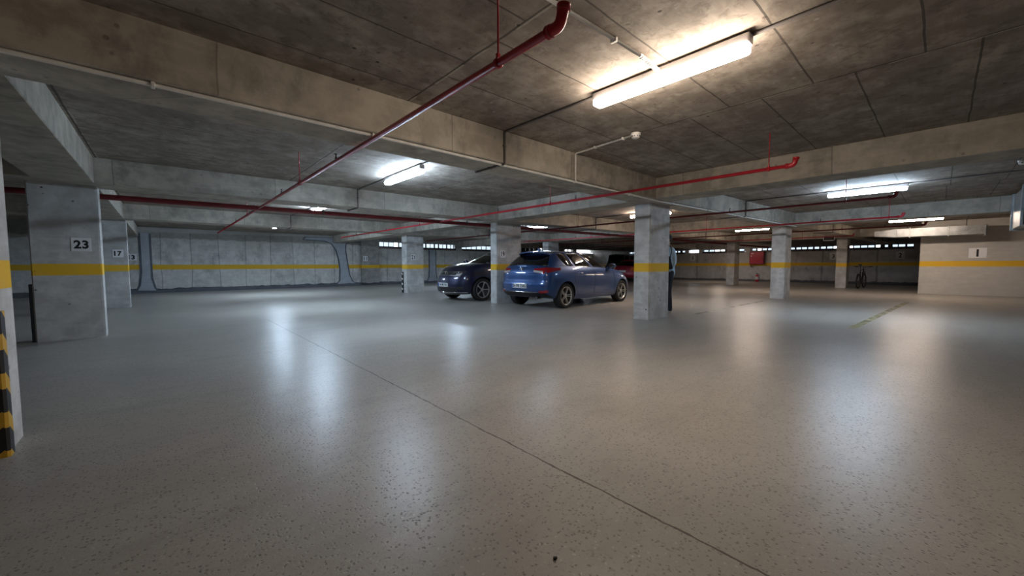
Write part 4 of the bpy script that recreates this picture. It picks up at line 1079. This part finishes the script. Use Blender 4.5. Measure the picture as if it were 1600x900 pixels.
def van():
    L = 4.6; loc = (24.2+L/2, 15.9, 0)
    P = dict(L=L, paint=M['paint_black'], out=OUT, gout=GOUT, _loc=loc, _rz=0.0, wr=.85, wf=3.65, R=.33, ar=.37, W=.22, tw=.89, spokes=5, twin=True,
        w=[(0, .82), (.10, .89), (.5, .91), (.8, .90), (1, .85)], xr=[(0, .12), (.2, .0), (1, .05)], xf=[(0, 4.45), (.3, 4.6), (.7, 4.55), (1, 4.3)],
        zb=[(0, .28), (4.6, .22)], zt=[(0, 1.12), (2.7, 1.1), (3.5, 1.05), (4.2, .9), (4.6, .8)],
        gxr=[(0, .06), (1, .2)], gxf=[(0, 3.7), (.5, 3.25), (1, 2.8)], gw=[(0, .84), (1, .70)], gz=lambda x: 1.80, crown=.06,
        panes=[('rear_window', 0, .245, True), ('quarter_window', .30, .43, False), ('door_window', .445, .575, False), ('front_door_window', .59, .735, False), ('windshield', .80, 1.0, True)], seatx=2.4, mx=3.1)
    k = Car('minivan', 'black van parked in the dark behind the red car', loc, 0, P)
    k.body(); k.cabin(); k.inside(); k.wheels(); k.mirrors(); k.sides([[(2.2, .34), (2.2, 1.05)]], [(1.5, .95)])
    for sg in (-1, 1): k.patch('tail_light', 'rear', [(.70*sg, .75), (.86*sg, .75), (.86*sg, 1.08), (.74*sg, 1.08)], M['lens_red'], .012, 4, 4)
van()

# ------------------------------------------------------------------ person behind the column
def skin(name, verts, edges, mat, parent=None, sub=2, root=0, post=None):
    me = bpy.data.meshes.new(name); me.from_pydata([v[:3] for v in verts], edges, [])
    o = bpy.data.objects.new(name, me); COL.objects.link(o)
    o.modifiers.new('skin', 'SKIN').use_smooth_shade = True
    for i, v in enumerate(verts):
        r = v[3] if isinstance(v[3], tuple) else (v[3], v[3])
        me.skin_vertices[0].data[i].radius = r; me.skin_vertices[0].data[i].use_root = (i == root)
    sd = o.modifiers.new('sub', 'SUBSURF'); sd.levels = sub; sd.render_levels = sub
    nm = evaluated(o); o.modifiers.clear(); o.data = nm; bpy.data.meshes.remove(me)
    nm.materials.clear(); nm.materials.append(mat)
    for p in nm.polygons: p.use_smooth = True
    if post:
        for v in nm.vertices: v.co = post(v.co)
    if parent is not None: o.parent = parent
    return o
M['skin'] = plain('skin_tone', (0.42, 0.24, 0.17), 0.5, var=.06)
M['hair'] = plain('dark_hair', (0.012, 0.010, 0.009), 0.6, vs=60, var=.4)
M['shirt'] = plain('light_blue_shirt', (0.42, 0.58, 0.70), 0.85, vs=14, var=.08)
M['trousers'] = plain('dark_trousers', (0.012, 0.014, 0.026), 0.85)
M['shoe'] = plain('pale_shoe', (0.55, 0.52, 0.50), 0.6)
M['eye'] = plain('eye_white', (0.7, 0.7, 0.68), 0.2)

def person(loc, rz):
    V = [(0, 0, .96, .085), (.0, 0, 1.12, .095), (.0, 0, 1.30, .11), (.0, 0, 1.43, .07), (.0, 0, 1.50, .052), (.015, 0, 1.56, .056), (.025, 0, 1.635, .078), (.02, 0, 1.70, .066)]
    E = [(0, 1), (1, 2), (2, 3), (3, 4), (4, 5), (5, 6), (6, 7)]
    def add(pts, start):
        k = start
        for p in pts: V.append(p); E.append((k, len(V)-1)); k = len(V)-1
        return k
    for sd in (1, -1):
        sh = add([(0, sd*.10, 1.42, .06), (-.005, sd*.175, 1.405, .055), (-.03, sd*.225, 1.25, .043), (-.04, sd*.235, 1.10, .037), (.05, sd*.20, 1.00, .033), (.17, sd*.15, 1.00, .023), (.205, sd*.14, 1.005, (.018, .03))], 3)
        palm = add([(.245, sd*.13, 1.01, (.016, .036))], sh)
        # four fingers of unequal length, slightly curled, and a thumb off the side of the palm
        for i, ln in enumerate((.062, .072, .068, .052)):
            dz = .026-.0175*i
            add([(.265, sd*.127, 1.01+dz, .0095), (.265+ln*.5, sd*(.12-.006), 1.012+dz*1.1, .0088), (.265+ln*.85, sd*(.10-.012), 1.012+dz*1.1, .0075)], palm)
        add([(.225, sd*.122, 1.045, .011), (.248, sd*.112, 1.068, .0095), (.268, sd*.104, 1.078, .008)], sh)
        hip = add([(0, sd*.075, .90, .07), (.02, sd*.10, .70, .066), (.022, sd*.105, .50, .055), (.0, sd*.108, .32, .05), (-.015, sd*.11, .10, .036), (.03, sd*.115, .05, .036), (.12, sd*.125, .035, .032), (.17, sd*.13, .03, .02)], 0)
    add([(.10, 0, 1.62, .012), (.122, 0, 1.612, .011)], 6)          # nose
    def face(c):
        c = c.copy()
        if c.z > 1.55 and c.x > .04: c.x += -.006 if abs(c.y) > .012 and 1.625 < c.z < 1.66 else 0   # eye sockets
        return c
    b = skin('person', V, E, M['skin'], None, 2, 0, face)
    b.location = loc; b.rotation_euler = (0, 0, rz)
    tag(b, 'person in a light blue shirt and dark trousers standing half hidden behind the column', 'person')
    for sd in (1, -1):
        bm = bmesh.new(); bmesh.ops.create_uvsphere(bm, u_segments=14, v_segments=10, radius=.012)
        link('eye', bm, M['eye'], b, True, (.093, sd*.031, 1.645))
        bm = bmesh.new(); t = bmesh.new(); bmesh.ops.create_uvsphere(t, u_segments=14, v_segments=10, radius=1)
        for v in t.verts: v.co = Vector((.012+v.co.x*.018, sd*(.082+v.co.y*sd*.010), 1.632+v.co.z*.032))
        merge(bm, t); link('ear', bm, M['skin'], b, True)
    bm = bmesh.new(); tube(bm, [(.094, -.024, 1.583), (.1, 0, 1.580), (.094, .024, 1.583)], [.004, .006, .004], 8); link('mouth', bm, plain('lips', (.36, .14, .12), .5), b, True)
    # hair: a cap over the crown and nape
    bm = bmesh.new(); bmesh.ops.create_uvsphere(bm, u_segments=36, v_segments=24, radius=1)
    for v in bm.verts:
        n = v.co.copy(); w = 1+.03*math.sin(n.x*23+n.z*17)*math.sin(n.y*19)
        v.co = Vector((.012+n.x*.104*w, n.y*.092*w, 1.665+n.z*.092*w))
        if n.x > .35 and n.z < .35: v.co.x = min(v.co.x, .055); 
        if n.z < 0: v.co.y *= .93
        if n.x > .5: v.co.x -= .018
    link('hair', bm, M['hair'], b, True)
    # shirt: loose, hem at mid thigh level, long sleeves
    SV = [(0, 0, .755, .16), (-.005, 0, .95, .165), (-.005, 0, 1.13, .152), (0, 0, 1.29, .162), (-.002, 0, 1.405, .122), (0, 0, 1.478, .074)]
    SE = [(0, 1), (1, 2), (2, 3), (3, 4), (4, 5)]
    for sd in (1, -1):
        k = 4
        for p in [(-.004, sd*.11, 1.402, .095), (-.008, sd*.18, 1.39, .080), (-.035, sd*.235, 1.25, .064), (-.045, sd*.245, 1.10, .056), (.05, sd*.205, .995, .050), (.15, sd*.16, .998, .040)]:
            SV.append(p); SE.append((k, len(SV)-1)); k = len(SV)-1
    def folds(c):
        c = c.copy(); a = math.atan2(c.y, c.x); q = 1+.02*math.sin(a*7+c.z*9)*(1.5-c.z if c.z < 1.5 else 0); c.x *= q; c.y *= q
        if c.z < .70: c.z = .70+(c.z-.70)*.15
        return c
    skin('shirt', SV, SE, M['shirt'], b, 2, 2, folds)
    TV = [(0, 0, 1.0, .115), (0, 0, .93, .135)]; TE = [(0, 1)]
    for sd in (1, -1):
        k = 1
        for p in [(.0, sd*.08, .86, .118), (.01, sd*.092, .76, .106), (.02, sd*.10, .62, .092), (.02, sd*.105, .46, .078), (.0, sd*.108, .28, .074), (-.01, sd*.11, .10, .072), (-.008, sd*.11, .045, .07)]:
            TV.append(p); TE.append((k, len(TV)-1)); k = len(TV)-1
    skin('trousers', TV, TE, M['trousers'], b, 2, 0)
    for sd in (1, -1):
        s_ = skin('shoe', [(-.05, sd*.11, .05, .045), (.0, sd*.112, .055, .05), (.09, sd*.12, .045, (.042, .048)), (.17, sd*.13, .035, (.032, .042)), (.205, sd*.133, .03, .02)], [(0, 1), (1, 2), (2, 3), (3, 4)], M['shoe'], b, 2, 1, lambda c: Vector((c.x, c.y, max(c.z, .002))))
    # bag slung on the back
    g = empty('shoulder_bag', loc, rz); tag(g, 'black shoulder bag hanging at the back of the person', 'bag')
    bm = bmesh.new(); box(bm, (.05, .31, .98), (.28, .41, 1.26), .04, 4)
    for v in bm.verts:
        f = (1.26-v.co.z)/.28; v.co.x = (v.co.x-.165)*(.5+.5*f)+.16-.02*f
    link('bag_body', bm, M['brown_bag'], g, True)
    bm = bmesh.new(); prism(bm, [(.11, 1.24), (.21, 1.24), (.22, 1.14), (.10, 1.14)], .402, .416, 'y'); link('flap', bm, M['brown_bag'], g)
    bm = bmesh.new(); tube(bm, [(.09, .36, 1.235), (.06, .335, 1.33), (.03, .265, 1.42), (.01, .18, 1.482), (.05, .18, 1.478), (.10, .265, 1.41), (.16, .335, 1.32), (.22, .36, 1.235)], .011, 8); link('strap', bm, M['brown_bag'], g)
    return b
person((8.335, 4.085, 0), math.radians(138))

# ------------------------------------------------------------------ bicycle
def bicycle(loc, rz):
    o = empty('bicycle', loc, rz); tag(o, 'dark bicycle parked in shadow beside the far column', 'bicycle')
    R = .335; FX, RX = .52, -.52
    for x, nm in ((RX, 'wheel'), (FX, 'wheel')):
        A = Matrix.Translation((x, 0, R)) @ Matrix.Rotation(PI/2, 4, 'X')
        bm = bmesh.new(); lathe(bm, [(R-.05+.025*math.cos(a)+.025, .025*math.sin(a)) for a in [2*PI*i/12 for i in range(12)]], A, 40, close=True); w = link(nm, bm, M['rubber'], o)
        bm = bmesh.new(); lathe(bm, [(R-.05, -.013), (R-.062, -.013), (R-.068, 0), (R-.062, .013), (R-.05, .013)], A, 40); link('rim', bm, M['steel'], w)
        bm = bmesh.new()
        for i in range(20):
            a = 2*PI*i/20; d = .03 if i % 2 else -.03
            tube(bm, [A @ Vector((.02*math.cos(a+.6), .02*math.sin(a+.6), d)), A @ Vector(((R-.062)*math.cos(a), (R-.062)*math.sin(a), 0))], .0018, 5)
        tube(bm, [A @ Vector((0, 0, -.05)), A @ Vector((0, 0, .05))], .018, 12); link('spokes', bm, M['steel'], w)
    bb, st, ht, hb = (-.08, 0, .29), (-.22, 0, .80), (.34, 0, .86), (.37, 0, .76)
    bm = bmesh.new()
    for a, b, r in ((bb, st, .017), (st, ht, .018), (bb, hb, .021), (ht, hb, .023)): tube(bm, [a, b], r, 12)
    for s_ in (-1, 1):
        tube(bm, [(st[0]+.02, s_*.012, st[2]-.06), (RX, s_*.06, R)], .010, 8); tube(bm, [(bb[0], s_*.025, bb[2]), (RX, s_*.06, R)], .011, 8)
    link('frame', bm, M['paint_black'], o)
    bm = bmesh.new()
    for s_ in (-1, 1): tube(bm, [(hb[0], s_*.045, hb[2]-.04), (FX-.02, s_*.05, R+.12), (FX, s_*.05, R)], .015, 10)
    tube(bm, [(hb[0], -.05, hb[2]-.03), (hb[0], .05, hb[2]-.03)], .018, 10); link('fork', bm, M['paint_black'], o)
    bm = bmesh.new(); tube(bm, [ht, (.32, 0, .93), (.37, 0, .96)], .016, 10)
    tube(bm, bend([(.30, -.31, .985), (.35, -.14, .975), (.38, 0, .965), (.35, .14, .975), (.30, .31, .985)], .1), .012, 10)
    hbar = link('handlebar', bm, M['steel'], o)
    for s_ in (-1, 1):
        bm = bmesh.new(); tube(bm, [(.335, s_*.20, .978), (.298, s_*.315, .986)], .019, 10); link('grip', bm, M['rubber'], hbar)
        bm = bmesh.new(); tube(bm, [(.37, s_*.17, .965), (.40, s_*.25, .945)], .007, 6); link('brake_lever', bm, M['steel'], hbar)
    bm = bmesh.new(); tube(bm, [st, (-.255, 0, 1.03)], .014, 10); sp = link('seat_post', bm, M['steel'], o)
    bm = bmesh.new(); t = bmesh.new(); bmesh.ops.create_uvsphere(t, u_segments=24, v_segments=12, radius=1)
    for v in t.verts:
        f = (v.co.x+1)/2; v.co = Vector((-.24+v.co.x*.14, v.co.y*(.085*(1-f)**1.2+.022), 1.055+v.co.z*.032))
    for f in t.faces: f.smooth = True
    merge(bm, t); link('saddle', bm, M['black_plastic'], o, True)
    bm = bmesh.new(); A = Matrix.Translation((bb[0], -.06, bb[2])) @ Matrix.Rotation(PI/2, 4, 'X'); lathe(bm, [(.085, -.003), (.095, 0), (.085, .003), (.03, .003), (.03, -.003)], A, 28, close=True)
    tube(bm, [(bb[0], -.08, bb[2]), (bb[0], .08, bb[2])], .014, 10)
    for s_ in (-1, 1):
        q = (bb[0]+s_*.10, s_*.085, bb[2]-s_*.13); tube(bm, [(bb[0], s_*.08, bb[2]), q], .010, 8); box(bm, (q[0]-.045, q[1]+s_*.01, q[2]-.01), (q[0]+.045, q[1]+s_*.09, q[2]+.01), .006)
    link('crankset', bm, M['steel'], o)
    bm = bmesh.new(); tube(bm, [(bb[0], -.062, bb[2]+.09), (RX, -.062, R+.035)], .005, 6); tube(bm, [(bb[0], -.062, bb[2]-.09), (RX, -.062, R-.035)], .005, 6); link('chain', bm, M['steel'], o)
    bm = bmesh.new(); tube(bm, [(bb[0]-.05, .04, bb[2]), (bb[0]-.10, .20, .0)], .009, 8); link('kickstand', bm, M['steel'], o)
bicycle((23.45, 2.42, 0), math.radians(-5))

# ------------------------------------------------------------------ daylight and exposure
w = bpy.data.worlds.new('sky'); S.world = w; w.use_nodes = True
bg = w.node_tree.nodes['Background']; bg.inputs[0].default_value = (0.85, 0.93, 1.0, 1); bg.inputs[1].default_value = 1.6
S.view_settings.view_transform = 'Standard'; S.view_settings.look = 'None'; S.view_settings.gamma = 1.0
S.view_settings.use_curve_mapping = False; S.view_settings.exposure = 1.70
S.cycles.max_bounces = 10; S.cycles.diffuse_bounces = 6; S.cycles.glossy_bounces = 4; S.cycles.transparent_max_bounces = 12
S.cycles.sample_clamp_indirect = 6
S.cycles.use_denoising = True
